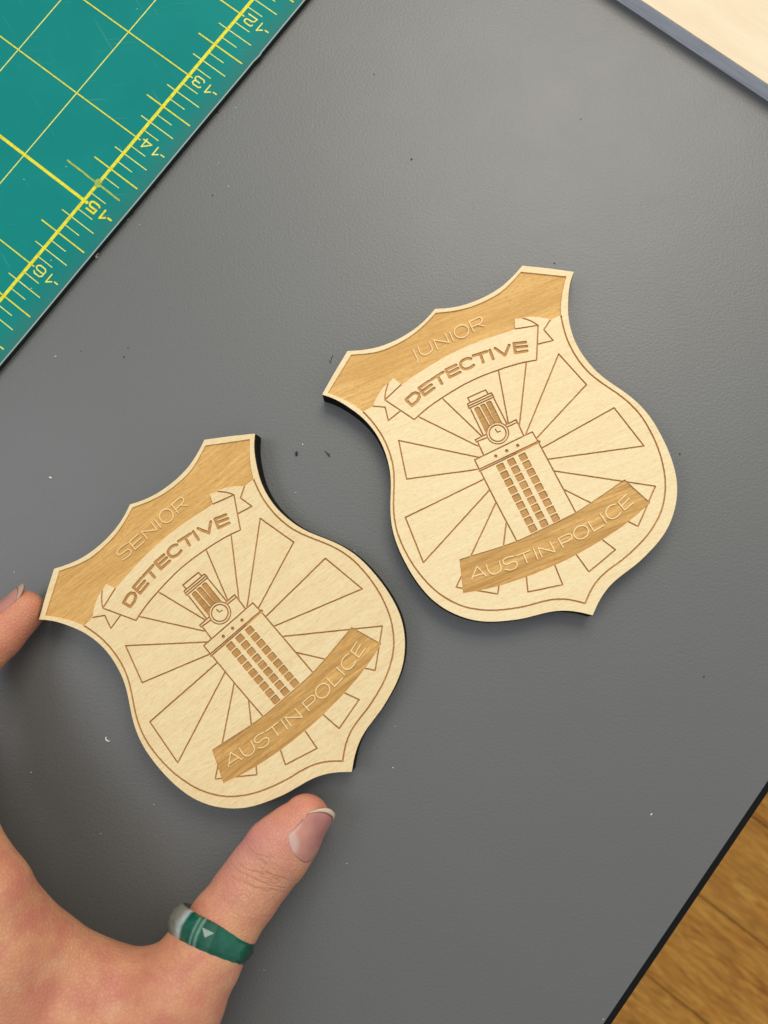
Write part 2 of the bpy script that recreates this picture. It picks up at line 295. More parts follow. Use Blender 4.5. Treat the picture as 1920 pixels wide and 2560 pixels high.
T_tower=[[(-0.116,-0.4414),(0.1004,-0.4485)],[(0.1004,-0.4485),(0.1034,-0.4922)],[(-0.116,-0.4414),(-0.1151,-0.4895)],[(-0.1472,-0.5008),(0.141,-0.5056)],[(-0.1475,-0.5282),(0.1463,-0.534)],[(-0.1573,-0.5534),(0.1438,-0.5602)],[(-0.1472,-0.5008),(-0.1573,-0.5534)],[(0.141,-0.5056),(0.1438,-0.5602)],[(-0.1436,-0.5685),(-0.1503,-0.8932)],[(0.1383,-0.5712),(0.1365,-0.8916)],[(0.1088,-0.8995),(0.2457,-0.8983),(0.2456,-0.9299),(0.1127,-0.9268)],[(-0.116,-0.9003),(-0.2524,-0.9001),(-0.2518,-0.9257),(-0.121,-0.9367)],[(-0.2395,-0.9363),(-0.2452,-1.0891)],[(0.247,-0.9306),(0.2403,-1.0916)],[(-0.3569,-1.0983),(0.3425,-1.0975)],[(-0.3569,-1.0983),(-0.3589,-1.2154)],[(0.3425,-1.0975),(0.3484,-1.2065)],[(-0.3554,-1.2136),(0.3651,-1.2202)],[(-0.3689,-1.2355),(0.3662,-1.2351)],[(-0.3582,-1.214),(-0.3689,-1.2355)],[(0.3651,-1.2202),(0.3662,-1.2351)],[(-0.3563,-1.2417),(-0.3565,-1.616),(-0.3476,-2.0899)],[(0.3496,-1.2385),(0.356,-2.0879)]]
T_hands=[[(-0.0019,-0.8922),(0.0022,-0.9331),(0.0376,-0.9363)]]
T_strips=[[(-0.1088,-0.5841),(-0.0888,-0.5759),(-0.0564,-0.5766),(-0.0466,-0.5925),(-0.0402,-0.8278),(-0.0776,-0.8498),(-0.092,-0.8698),(-0.1151,-0.8809)],[(-0.0337,-0.5807),(-0.0197,-0.574),(0.0176,-0.5791),(0.0256,-0.595),(0.029,-0.8215),(-0.0288,-0.8226)],[(0.0361,-0.581),(0.055,-0.575),(0.0888,-0.5783),(0.0993,-0.5927),(0.0955,-0.891),(0.076,-0.8858),(0.0588,-0.85),(0.0325,-0.8233)]]
T_clk=(0,-0.9429)
T_dots=[(-0.1328,-1.1626),(0,-1.1629),(0.1328,-1.1626)]
T_junior=[[[(-0.4133,0.331),(-0.4157,0.2057),(-0.4215,0.19),(-0.4367,0.1809)]],[[(-0.3489,0.3377),(-0.3509,0.3209),(-0.3532,0.3037),(-0.355,0.2874),(-0.3558,0.2736),(-0.3555,0.2629),(-0.3546,0.2545),(-0.3526,0.2473),(-0.3494,0.2404),(-0.345,0.2334),(-0.3395,0.2269),(-0.3328,0.2212),(-0.325,0.2168),(-0.3159,0.2136),(-0.3054,0.2115),(-0.2943,0.2105),(-0.2832,0.2105),(-0.2715,0.2117),(-0.2592,0.2142),(-0.2474,0.2174),(-0.2377,0.221),(-0.2303,0.2249),(-0.2245,0.2294),(-0.2201,0.2344),(-0.2166,0.2403),(-0.2145,0.2465),(-0.2136,0.2531),(-0.2134,0.2611),(-0.2131,0.2713),(-0.2128,0.2847),(-0.2126,0.3006),(-0.2125,0.3175),(-0.2123,0.3338)]],[[(-0.1653,0.2095),(-0.1571,0.3273),(-0.0155,0.2222),(-0.0132,0.3347)]],[[(0.0342,0.2175),(0.0402,0.33)]],[[(0.2441,0.267),(0.2401,0.2514),(0.2322,0.2369),(0.2207,0.2245),(0.2064,0.2146),(0.1899,0.2078),(0.172,0.2044),(0.1537,0.2045),(0.1357,0.2083),(0.1192,0.2155),(0.1048,0.2256),(0.0932,0.2384),(0.0852,0.253),(0.081,0.2687),(0.0809,0.2848),(0.0849,0.3005),(0.0928,0.315),(0.1042,0.3275),(0.1186,0.3374),(0.1351,0.3443),(0.1531,0.3477),(0.1715,0.3475),(0.1894,0.3437),(0.206,0.3365),(0.2204,0.3263),(0.2319,0.3136),(0.24,0.2989),(0.2441,0.2832),(0.2441,0.267)]],[[(0.2831,0.2134),(0.2879,0.3352)],[(0.2879,0.3352),(0.3172,0.3354),(0.3478,0.3357),(0.3758,0.3357),(0.3972,0.3348),(0.4099,0.3329),(0.4164,0.3304),(0.4197,0.327),(0.4226,0.3227),(0.4258,0.3171),(0.4276,0.3102),(0.4282,0.3031),(0.4276,0.2966),(0.4255,0.2908),(0.422,0.2853),(0.4176,0.2803),(0.4128,0.2759),(0.4093,0.272),(0.4063,0.2686),(0.4007,0.266),(0.3891,0.2645),(0.3694,0.2645),(0.3435,0.2657),(0.3153,0.2675),(0.2883,0.269)],[(0.3585,0.266),(0.4121,0.2169)]]]
T_senior=[[[(-0.2924,0.3291),(-0.3038,0.3309),(-0.3149,0.3327),(-0.3265,0.3344),(-0.339,0.336),(-0.3535,0.3375),(-0.3692,0.339),(-0.3847,0.3401),(-0.3983,0.3401),(-0.4099,0.3392),(-0.4202,0.3374),(-0.4291,0.3348),(-0.4367,0.3313),(-0.4429,0.3265),(-0.4479,0.3207),(-0.4513,0.3144),(-0.453,0.3083),(-0.4528,0.3022),(-0.4509,0.2958),(-0.4474,0.2899),(-0.4424,0.2852),(-0.4355,0.2822),(-0.4269,0.2803),(-0.417,0.2791),(-0.4064,0.2781),(-0.3944,0.2774),(-0.3809,0.2774),(-0.3675,0.2772),(-0.3558,0.2761),(-0.346,0.2741),(-0.3374,0.2715),(-0.3299,0.2682),(-0.3239,0.264),(-0.319,0.2585),(-0.3154,0.2519),(-0.3134,0.245),(-0.3131,0.2385),(-0.3147,0.2323),(-0.3181,0.226),(-0.323,0.2203),(-0.3294,0.2157),(-0.3375,0.2124),(-0.3472,0.2101),(-0.3579,0.2086),(-0.369,0.2079),(-0.3807,0.2083),(-0.3932,0.2095),(-0.4056,0.2113),(-0.417,0.213),(-0.4268,0.2146),(-0.4357,0.2164),(-0.4442,0.2183),(-0.4529,0.2201)]],[[(-0.14,0.3263),(-0.2696,0.325),(-0.2701,0.2168),(-0.1444,0.2148)],[(-0.2701,0.2699),(-0.1374,0.2726)]],[[(-0.0935,0.2158),(-0.0936,0.3229),(0.0502,0.2228),(0.0574,0.3323)]],[[(0.1002,0.2162),(0.1027,0.3288)]],[[(0.305,0.2702),(0.3026,0.2538),(0.2964,0.2384),(0.2867,0.2248),(0.2742,0.2137),(0.2593,0.2056),(0.2428,0.2009),(0.2257,0.1999),(0.2086,0.2026),(0.1925,0.2089),(0.1782,0.2185),(0.1664,0.2308),(0.1576,0.2453),(0.1524,0.2613),(0.151,0.2779),(0.1534,0.2943),(0.1596,0.3097),(0.1692,0.3233),(0.1818,0.3345),(0.1966,0.3426),(0.2131,0.3473),(0.2303,0.3483),(0.2474,0.3456),(0.2635,0.3393),(0.2779,0.3297),(0.2897,0.3174),(0.2984,0.3028),(0.3036,0.2868),(0.305,0.2702)]],[[(0.3502,0.2156),(0.3523,0.33)],[(0.3523,0.33),(0.3793,0.3309),(0.4074,0.332),(0.4333,0.3326),(0.4538,0.3321),(0.4673,0.3304),(0.4757,0.3278),(0.4811,0.3241),(0.4854,0.3192),(0.4888,0.3123),(0.4905,0.3037),(0.4904,0.2949),(0.4886,0.2872),(0.4847,0.2808),(0.4789,0.2751),(0.4716,0.2702),(0.4632,0.2665),(0.4538,0.2644),(0.4432,0.2636),(0.4314,0.2634),(0.4183,0.263),(0.4035,0.2624),(0.3872,0.2619),(0.3703,0.2614),(0.3536,0.2609)],[(0.4224,0.2616),(0.4757,0.2112)]]]
T_detective=[[[(-0.7342,-0.1544),(-0.7047,-0.241),(-0.6294,-0.2236),(-0.5881,-0.1937),(-0.5791,-0.1568),(-0.6049,-0.1271),(-0.6437,-0.1242),(-0.7342,-0.1544)]],[[(-0.4165,-0.0777),(-0.5477,-0.0976),(-0.5289,-0.1985),(-0.3979,-0.1749)],[(-0.5374,-0.1462),(-0.4074,-0.1267)]],[[(-0.3863,-0.0744),(-0.23,-0.0561)],[(-0.303,-0.072),(-0.2993,-0.1665)]],[[(-0.0644,-0.0462),(-0.1915,-0.0449),(-0.1876,-0.1424),(-0.0603,-0.1411)],[(-0.1854,-0.0926),(-0.0619,-0.0901)]],[[(0.1139,-0.0557),(0.1057,-0.0504),(0.0979,-0.0448),(0.0893,-0.0397),(0.079,-0.0361),(0.0658,-0.034),(0.0505,-0.0329),(0.0351,-0.0331),(0.0216,-0.0349),(0.0099,-0.0384),(-0.0007,-0.0433),(-0.0097,-0.0498),(-0.0164,-0.0575),(-0.0204,-0.0674),(-0.0223,-0.0792),(-0.0222,-0.0912),(-0.0204,-0.1019),(-0.017,-0.111),(-0.0118,-0.1193),(-0.0047,-0.1267),(0.0043,-0.133),(0.0162,-0.1383),(0.0305,-0.1426),(0.0456,-0.1457),(0.0597,-0.1471),(0.0724,-0.1464),(0.0847,-0.1439),(0.0968,-0.1407),(0.1089,-0.1378)]],[[(0.1511,-0.0383),(0.3072,-0.0618)],[(0.2319,-0.0552),(0.2173,-0.1528)]],[[(0.3437,-0.0636),(0.3319,-0.1693)]],[[(0.4049,-0.0715),(0.4654,-0.1906),(0.56,-0.1086)]],[[(0.7355,-0.1604),(0.6141,-0.1153),(0.582,-0.218),(0.7047,-0.2563)],[(0.6021,-0.1604),(0.7251,-0.2072)]]]
T_police=[[[(-0.9611,-2.2476),(-0.8527,-2.1509),(-0.8065,-2.2835)],[(-0.9288,-2.2313),(-0.8212,-2.2472)]],[[(-0.7529,-2.1759),(-0.7556,-2.1938),(-0.7586,-2.2122),(-0.761,-2.2297),(-0.7615,-2.245),(-0.7601,-2.2577),(-0.7572,-2.2686),(-0.7529,-2.278),(-0.7476,-2.2861),(-0.7411,-2.2931),(-0.7335,-2.2988),(-0.7247,-2.3032),(-0.7147,-2.3063),(-0.7025,-2.3081),(-0.6887,-2.3086),(-0.6748,-2.3078),(-0.6627,-2.3056),(-0.6528,-2.3028),(-0.6442,-2.2992),(-0.6366,-2.2931),(-0.6297,-2.2828),(-0.624,-2.2666),(-0.6193,-2.2459),(-0.615,-2.2233),(-0.6106,-2.2016)]],[[(-0.4493,-2.2236),(-0.4666,-2.218),(-0.4841,-2.2119),(-0.5011,-2.2067),(-0.5169,-2.2038),(-0.5319,-2.2036),(-0.5464,-2.2052),(-0.5591,-2.2085),(-0.569,-2.2131),(-0.5758,-2.2199),(-0.5803,-2.2287),(-0.5821,-2.2379),(-0.5812,-2.246),(-0.5771,-2.2531),(-0.57,-2.2598),(-0.5608,-2.2655),(-0.55,-2.2697),(-0.5367,-2.2715),(-0.5208,-2.2715),(-0.5048,-2.2712),(-0.4911,-2.2724),(-0.4799,-2.2753),(-0.4701,-2.279),(-0.4622,-2.2836),(-0.4565,-2.2891),(-0.4532,-2.2958),(-0.4519,-2.3037),(-0.4529,-2.3118),(-0.4563,-2.3193),(-0.4624,-2.3267),(-0.4711,-2.3342),(-0.4816,-2.3406),(-0.4931,-2.3446),(-0.5062,-2.3458),(-0.521,-2.3449),(-0.5362,-2.3423),(-0.5502,-2.3385),(-0.5624,-2.3328),(-0.5737,-2.3254),(-0.5847,-2.3173),(-0.5958,-2.3095)]],[[(-0.4234,-2.2319),(-0.2657,-2.2436)],[(-0.344,-2.2401),(-0.3509,-2.3488)]],[[(-0.2242,-2.2465),(-0.2323,-2.3589)]],[[(-0.1825,-2.3615),(-0.1753,-2.2546),(-0.0333,-2.3719),(-0.0344,-2.2565)]],[[(0.0662,-2.3702),(0.0624,-2.2604)],[(0.0624,-2.2604),(0.0897,-2.2603),(0.118,-2.2599),(0.1442,-2.2599),(0.1652,-2.2611),(0.1795,-2.2635),(0.1891,-2.2668),(0.1956,-2.2709),(0.2006,-2.2758),(0.2042,-2.2819),(0.2058,-2.2892),(0.2055,-2.2966),(0.2036,-2.3032),(0.2002,-2.3089),(0.1951,-2.3141),(0.1885,-2.3187),(0.1809,-2.3224),(0.1725,-2.325),(0.1631,-2.3267),(0.1522,-2.3277),(0.1394,-2.3281),(0.1237,-2.3277),(0.1058,-2.3266),(0.0869,-2.3252),(0.0686,-2.3239)]],[[(0.3923,-2.3031),(0.3904,-2.3182),(0.3844,-2.3327),(0.3748,-2.3458),(0.3619,-2.357),(0.3464,-2.3656),(0.3292,-2.3713),(0.311,-2.3737),(0.2927,-2.3727),(0.2754,-2.3683),(0.2598,-2.3609),(0.2467,-2.3507),(0.2369,-2.3383),(0.2307,-2.3243),(0.2285,-2.3094),(0.2304,-2.2943),(0.2363,-2.2797),(0.2459,-2.2666),(0.2588,-2.2554),(0.2743,-2.2467),(0.2916,-2.241),(0.3098,-2.2387),(0.3281,-2.2396),(0.3455,-2.244),(0.3611,-2.2515),(0.3741,-2.2617),(0.384,-2.2741),(0.3902,-2.2882),(0.3923,-2.3031)]],[[(0.4308,-2.2394),(0.437,-2.3549),(0.5579,-2.3448)]],[[(0.5813,-2.2174),(0.5979,-2.3339)]],[[(0.7736,-2.1952),(0.7608,-2.1925),(0.7481,-2.1895),(0.7353,-2.1873),(0.7219,-2.1873),(0.7073,-2.1898),(0.6917,-2.1942),(0.6769,-2.2001),(0.6644,-2.2069),(0.6545,-2.215),(0.6462,-2.2244),(0.6399,-2.2346),(0.6359,-2.2452),(0.6343,-2.2565),(0.6349,-2.2688),(0.6374,-2.2808),(0.6418,-2.2914),(0.648,-2.3009),(0.6562,-2.3096),(0.666,-2.3168),(0.6774,-2.3218),(0.6911,-2.3243),(0.707,-2.3247),(0.7231,-2.3234),(0.7378,-2.321),(0.7502,-2.3172),(0.7614,-2.3117),(0.7722,-2.3056),(0.7831,-2.2998)]],[[(0.9286,-2.1535),(0.8118,-2.1878),(0.8333,-2.294),(0.9514,-2.265)],[(0.8226,-2.241),(0.9369,-2.203)]]]
T_win=[(-0.1369,-1.296),(-0.1366,-1.3904),(-0.1363,-1.4846),(-0.1359,-1.5785),(-0.1356,-1.672),(-0.1353,-1.7653),(-0.1349,-1.8583),(-0.1346,-1.951),(-0.1343,-2.0435),(-0.0068,-1.2979),(-0.0061,-1.3924),(-0.0055,-1.4866),(-0.0048,-1.5805),(-0.0042,-1.6741),(-0.0035,-1.7674),(-0.0029,-1.8604),(-0.0022,-1.9531),(-0.0016,-2.0456),(0.1282,-1.3023),(0.1289,-1.3964),(0.1297,-1.4901),(0.1305,-1.5836),(0.1312,-1.6767),(0.132,-1.7696),(0.1327,-1.8622),(0.1335,-1.9545),(0.1342,-2.0466)]
# ---------------------------------------------------------------- the two badges
T = .2498; DEP = .021
def mir(P): return [(-x, y) for x, y in P]
def both(P): return P + mir(P)[::-1][1:]
def jag(P, amp, step=.02):
    """a laser line is a little ragged: short random offsets along it"""
    P = np.array(P, float); d = np.r_[0, np.cumsum(np.hypot(*np.diff(P, axis=0).T))]
    n = max(2, int(d[-1] / step)); u = np.linspace(0, d[-1], n + 1)
    Q = np.c_[np.interp(u, d, P[:, 0]), np.interp(u, d, P[:, 1])]
    keep = np.array(sorted(set(np.r_[u, d])))
    Q = np.c_[np.interp(keep, d, P[:, 0]), np.interp(keep, d, P[:, 1])]
    Q[1:-1] += rng.uniform(-amp, amp, (len(Q) - 2, 2))
    return Q
def build_badge(root, dx, rank, W_):
    G = Grid(-1.68, -3.25, 1.68, .76, .004)
    outline = [(x + dx, y) for x, y in T_outline] + [(x + dx, y) for x, y in mir(T_outline)[::-1]][1:-1]
    So = G.poly(outline)
    w = .0092; wr = .0082; wt = .0080
    border = jag(both(T_groove), .0012)
    pk = T_pocket[:-21] + T_bandtop
    pocket = both(pk)[:-1]
    Ep = G.poly(pocket)
    rib = []
    for s in (lambda P: P, mir):
        rib += [s(T_foldarc), s(T_foldbase), s(T_tail), s(T_bandend)]
    rib += [both(T_bandlow)]
    Er = G.stroke([jag(q, .001) for q in rib], wr)
    ban = both(T_bantop)[:-1] + both(T_banbot)[::-1]
    banner = T_bantop + mir(T_bantop)[::-1][1:] + mir(T_banbot) + T_banbot[::-1][1:]
    Eb = G.poly(banner)
    rays = [jag(q, .001) for q in T_rays]
    Era = G.stroke(rays, wr)
    Etw = G.stroke([jag(q, .0008) for q in T_tower], wt)
    strips = [G.poly(q) for q in T_strips]
    Est = np.minimum.reduce(strips)
    clk = T_clk; ro, ri = .1195, .0915
    D = G.disc(clk, ro)
    for A in (Etw, Est): np.maximum(A, -D, out=A)
    ring_o = np.abs(D) - .0068; ring_i = np.abs(G.disc(clk, ri)) - .0078
    hands = G.stroke(T_hands, .0068)
    dots = np.minimum.reduce([G.disc(q, .0195) for q in T_dots])
    q = .0425
    wins = []
    for cx, cy in T_win:
        X = np.abs(G.X[None] - cx) - (q - .011); Y = np.abs(G.Y[:, None] - cy) - (q - .013)
        A = np.hypot(np.maximum(X, 0), np.maximum(Y, 0)) + np.minimum(np.maximum(X, Y), 0) - .011
        wins.append(A.astype(np.float32))
    Ew = np.minimum.reduce(wins)
    let = [G.stroke([jag(l, .0007) for l in g], .0172) for g in T_detective]
    El = np.minimum.reduce(let)
    # light letters stay at the height of the face
    raisedA = T_junior if rank == 'junior' else T_senior
    shaft = np.maximum(Era, 0)          # rays stop at the tower, bands and banner already as drawn
    E = np.minimum.reduce([np.maximum(G.stroke([border], w), -G.poly(pocket, .004)), Ep, Er, Eb, Era, Etw, Est, ring_o, ring_i, hands, dots, Ew, El])
    A = np.maximum(So, -E)
    V, F = sheet(G, A)
    tests = [('border_rim', 0, -3.08), ('border_rim', 0, .618), ('ribbon_band', 0, -.06), ('ribbon_tail', -1.04, -.12), ('ribbon_tail', 1.04, -.12),
             ('ribbon_fold', -.93, .05), ('ribbon_fold', .93, .05), ('clock_face', clk[0] + .04, clk[1] + .04), ('clock_rim', clk[0], clk[1] + .105),
             ('tower_shaft', -.25, -1.5), ('tower_collar', .2, -1.15), ('tower_neck', -.22, -1.02), ('tower_cap', 0, -.48)]
    for r_ in T_rays[2:10]:
        c = np.mean(r_, 0) if len(r_) == 4 else (0, 0); tests.append(('sun_ray', *(np.array(r_[1]) * .45 + np.array(r_[2]) * .45 + .1 * np.array(r_[0]))))
    top = T; bot = T - DEP
    for isl in islands(V, F):
        tri = V[isl]; a, b, c = tri[:, 0], tri[:, 1], tri[:, 2]
        cr = lambda p, q, x, y: (q[:, 0] - p[:, 0]) * (y - p[:, 1]) - (q[:, 1] - p[:, 1]) * (x - p[:, 0])
        nm = None
        for n_, x, y in tests:
            if np.any((cr(a, b, x, y) >= 0) & (cr(b, c, x, y) >= 0) & (cr(c, a, x, y) >= 0)): nm = n_; break
        ar = np.abs(cr(a, b, c[:, 0], c[:, 1])).sum() / 2
        if ar < 2e-5: continue
        if nm is None: nm = 'shield_field' if ar > .05 else 'raised_detail'
        v, f, k = solid(V, isl, bot - .002, top)
        # outer rim walls are charred, inner steps scorched
        mi = []
        for fc, kk in zip(f, k):
            if kk == 0: mi.append(0)
            else:
                m_ = v[list(fc)].mean(0); i = int(round((m_[0] - G.x0) / G.h)); j = int(round((m_[1] - G.y0) / G.h))
                mi.append(2 if abs(So[j, i]) < .006 and abs(So[j, i]) <= abs(E[j, i]) else 1)
        meshobj(nm, v, f, [W_['MAPLE'], M_WALL, M_CHAR], root, mi)
    # core of the blank: burnt floor of the grooves, charred laser-cut edge, narrower towards the bottom
    Vc, Fc = sheet(G, So - .0012)
    v, f, k = solid(Vc, Fc, 0, bot, True)
    n = len(v) // 2; q_ = v[n:, :2]; gy, gx = np.gradient(G.poly([(x, y) for x, y in outline]))
    ii = np.clip(np.rint((q_[:, 0] - G.x0) / G.h).astype(int), 2, G.nx - 3); jj = np.clip(np.rint((q_[:, 1] - G.y0) / G.h).astype(int), 2, G.ny - 3)
    nn = np.stack([gx[jj, ii], gy[jj, ii]], 1); nn /= np.linalg.norm(nn, axis=1)[:, None] + 1e-9
    v[n:, :2] += nn * .016                        # the laser cut flares towards the bottom
    meshobj('shield_core', v, f, [W_['BURN'], M_CHAR, M_CHAR], root, k)
    def floor(name, A, z, mat, parent=root):
        r_ = sheet(G, A)
        if r_ is None: return None
        v = np.c_[r_[0], np.full(len(r_[0]), z)]
        return meshobj(name, v, r_[1], mat, parent)
    grow = .003
    panel = floor('engraved_panel', np.maximum(Ep - grow, So + .02), bot + .0050, W_['TAN'])
    ban_o = floor('engraved_banner', Eb - grow, bot + .0058, W_['BANNER'])
    for A in wins: floor('engraved_window', A - .001, bot + .0065, W_['WIN'])
    for A in let: floor('engraved_letter', A - .001, bot + .0070, W_['WIN'])
    for A in strips: floor('engraved_window_strip', np.maximum(A, -D) - .001, bot + .0062, W_['WIN'])
    def letters(gl, par, r, z0):
        for g in gl:
            xs = np.concatenate([np.array(l) for l in g]); x0, y0 = xs.min(0) - .03; x1, y1 = xs.max(0) + .03
            g2 = Grid(x0, y0, x1, y1, .002, .03)
            V, F = sheet(g2, g2.stroke([jag(l, .0004, .01) for l in g], r), .0004)
            v, f, k = solid(V, F, z0, T - .003)
            meshobj('raised_letter', v, f, [W_['LETTER'], W_['LETTER'], W_['LETTER']], par, k)
    letters(raisedA, panel, .0058, bot + .004)
    letters(T_police, ban_o, .0058, bot + .005)

bR = empty('detective_badge', (0.21739088, 2.73418470, 0), (0, 0, 0.4552960583),
           label='wooden shield badge engraved junior detective, lying alone on the grey table', cat='badge', group='laser engraved wooden shield badges')
build_badge(bR, .0139, 'junior', WS[0])
bL = empty('detective_badge', (0, 0, 0), label='wooden shield badge engraved senior detective, held between fingertip and thumb', cat='badge', group='laser engraved wooden shield badges')
RL = rotz(0.7261342625) @ rotx(0.0133344361) @ roty(0.0141898451)
ML = Matrix.Identity(4)
oL = np.array([-3.0091265070, 0.6113516998, T + .0663064138]) - RL[:, 2] * T
for i in range(3):
    for j in range(3): ML[i][j] = RL[i, j]
    ML[i][3] = oL[i]
bL.matrix_world = ML
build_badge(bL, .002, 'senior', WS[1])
# ---------------------------------------------------------------- table and floor
t = NT('grey_table_laminate')
v = t.co()
peel = t.noise(v, 34, 2.5, .55, .3); micro = t.noise(v, 70, 2, .5); big = t.noise(v, .35, 3, .5)
col = t.mix(t.val(big, .3, .7), (.094, .094, .088), (.102, .102, .096))
col = t.mix(t.math('MULTIPLY', t.val(micro, .35, .7), .05), col, (.05, .05, .05))
h = t.math('ADD', t.math('MULTIPLY', peel, 1.0), t.math('MULTIPLY', micro, .25))
M_TABLE = t.out(col, t.val(t.noise(v, 1.3, 4, .6, .8), .3, .7, .485, .505), t.bump(h, .42, .008), .95)
t = NT('black_edge_trim'); M_TRIM = t.out((.005, .0035, .0035), .6, spec=.12)

e0 = np.array([3.421, -1.778]); e1 = np.array([1.668, -4.23]); ed = (e1 - e0) / np.linalg.norm(e1 - e0); nrm = np.array([-ed[1], ed[0]])
if nrm @ np.array([1, -1]) < 0: nrm = -nrm
tab = empty('work_table', (0, 0, 0), label='large grey laminate work table with black rubber edge', cat='table')
c = [e0 - ed * 34, e0 + ed * 26, e0 + ed * 26 - nrm * 30, e0 - ed * 34 - nrm * 30]
def prism(P, z0, z1):
    P = np.array(P); a = P; 
    if sum(P[i - 1][0] * P[i][1] - P[i][0] * P[i - 1][1] for i in range(len(P))) < 0: P = P[::-1]
    n = len(P); v = [(*p, z1) for p in P] + [(*p, z0) for p in P]
    f = [tuple(range(n)), tuple(range(2 * n - 1, n - 1, -1))] + [((i + 1) % n, i, i + n, (i + 1) % n + n) for i in range(n)]
    return v, f
v, f = prism(c, -1.1, 0); meshobj('table_top', v, f, M_TABLE, tab)
v = []; f = []; N = 9
for k, s in enumerate((-34, 26)):
    for i in range(N):
        th = math.pi / 2 - math.pi * i / (N - 1)
        p = e0 + ed * s + nrm * (.150 * math.cos(th) ** .6 if abs(math.cos(th)) > 1e-6 else 0)
        v.append((p[0], p[1], -.56 + .555 * math.sin(th)))
for i in range(N - 1): f.append((i, i + 1, N + i + 1, N + i))
meshobj('edge_trim', v, f, M_TRIM, tab, smooth=True)

t = NT('honey_oak_plank')
oi = t.n('ShaderNodeObjectInfo'); rnd = oi.outputs['Random']
tc = t.n('ShaderNodeTexCoord'); mp = t.n('ShaderNodeMapping'); t.t.links.new(tc.outputs['Object'], mp.inputs[0])
cmb = t.n('ShaderNodeCombineXYZ', ins={0: t.math('MULTIPLY', rnd, 37.), 1: t.math('MULTIPLY', rnd, 91.), 2: 0.})
t.t.links.new(cmb.outputs[0], mp.inputs['Location'])
def sc(vec, s): return t.n('ShaderNodeVectorMath', operation='MULTIPLY', ins={0: vec, 1: s}).outputs[0]
g1 = t.noise(sc(mp.outputs[0], (.45, 3.6, 1)), 1.0, 6, .62, 1.6); g2 = t.noise(sc(mp.outputs[0], (.16, .9, 1)), 1.0, 3, .5, 1.0); g3 = t.noise(sc(mp.outputs[0], (1.2, 14, 1)), 1.0, 4, .6, .5)
c1 = t.ramp(g1, [(.33, (.22, .060, .008)), (.44, (.46, .165, .024)), (.56, (.68, .29, .045)), (.7, (.84, .45, .10))])
c2 = t.mix(t.math('MULTIPLY', t.val(g2, .35, .7), .6), c1, (.68, .32, .055))
c3 = t.mix(t.math('MULTIPLY', t.val(g3, .48, .7), .6), c2, (.14, .055, .010))
c3 = t.mix(t.math('MULTIPLY', t.val(rnd, 0, 1), .4), c3, (.62, .33, .07))
M_OAK = t.out(c3, .5, t.bump(g3, .15, .05), .15)
FZ = -29.
fl = meshobj('floor', [(-60, -60, FZ - .9), (60, -60, FZ - .9), (60, 60, FZ - .9), (-60, 60, FZ - .9)], [(0, 1, 2, 3)], flat('dark_subfloor', (.03, .02, .012)), kind='structure')
# planks run away from the table edge
s0 = at(1752, 2240, FZ)[:2]; s1 = at(1920, 2370, FZ)[:2]; pd = (s1 - s0) / np.linalg.norm(s1 - s0); pn = np.array([-pd[1], pd[0]])
PW, PL = 4.25, 30.
bv, bf = prism([(0.03, .03), (PL - .03, .03), (PL - .03, PW - .03), (.03, PW - .03)], -.75, 0)
pm = bpy.data.meshes.new('floor_plank'); pm.from_pydata(bv, [], bf); pm.materials.append(M_OAK); pm.update()
ang = math.atan2(pd[1], pd[0])
for r in range(-7, 8):
    off = -44 + (r * 11.3) % 17
    for k in range(3):
        o2 = s0 + pn * (PW * r) + pd * (off + k * PL)
        linked('floor_plank', pm, fl, (o2[0], o2[1], FZ), ang)

# ---------------------------------------------------------------- board at the top right
brd = empty('plywood_board', (0, 0, 0), label='pale plywood panel with grey sides at the upper right corner', cat='board')
t1 = np.array([2.344, 7.02]); t2 = np.array([3.710, 5.909]); bd = (t2 - t1) / np.linalg.norm(t2 - t1); bn = np.array([-bd[1], bd[0]])
if bn @ np.array([1, 1]) < 0: bn = -bn
BT = .2
c0 = t1 - bd * 6.0
M_PANEL = NT('pale_plywood_face'); t = M_PANEL
a_ = math.atan2(bd[1], bd[0])
v1 = t.co((2, 30, 1), (0, 0, -a_)); v2 = t.co((.6, 3.5, 1), (0, 0, -a_)); n1 = t.noise(v1, 1, 5, .6, .3); n2 = t.noise(v2, 1, 3, .5, 1)
c1 = t.mix(t.val(n2, .35, .7), (.77, .645, .46), (.71, .57, .38)); c1 = t.mix(t.math('MULTIPLY', t.val(n1, .45, .8), .35), c1, (.66, .50, .31))
M_PANEL = t.out(c1, .6, t.bump(n1, .2, .005), .3)
t = NT('grey_plywood_side'); v1 = t.co((3, 3, 26), (0, 0, 0)); v2 = t.co((2.0, 18, 18), (0, 0, -a_)); n1 = t.noise(v2, 1, 5, .65, .4); n2 = t.noise(t.co((1, 1, 1)), 28, 3)
c1 = t.ramp(n1, [(.3, (.68, .70, .78)), (.6, (.84, .86, .94)), (.8, (.88, .90, .97))]); M_SIDE = t.out(c1, .8, t.bump(n1, .5, .01), .2)
v, f = prism([c0, c0 + bd * 12, c0 + bd * 12 + bn * 12, c0 + bn * 12], .004, BT)
meshobj('ply_core', v, f, M_SIDE, brd)
v, f = prism([c0 + bn * .004 + bd * .004, c0 + bd * 11.996 + bn * .004, c0 + bd * 11.996 + bn * 11.996, c0 + bn * 11.996 + bd * .004], BT + .0003, BT + .012)
meshobj('face_veneer', v, f, M_PANEL, brd)

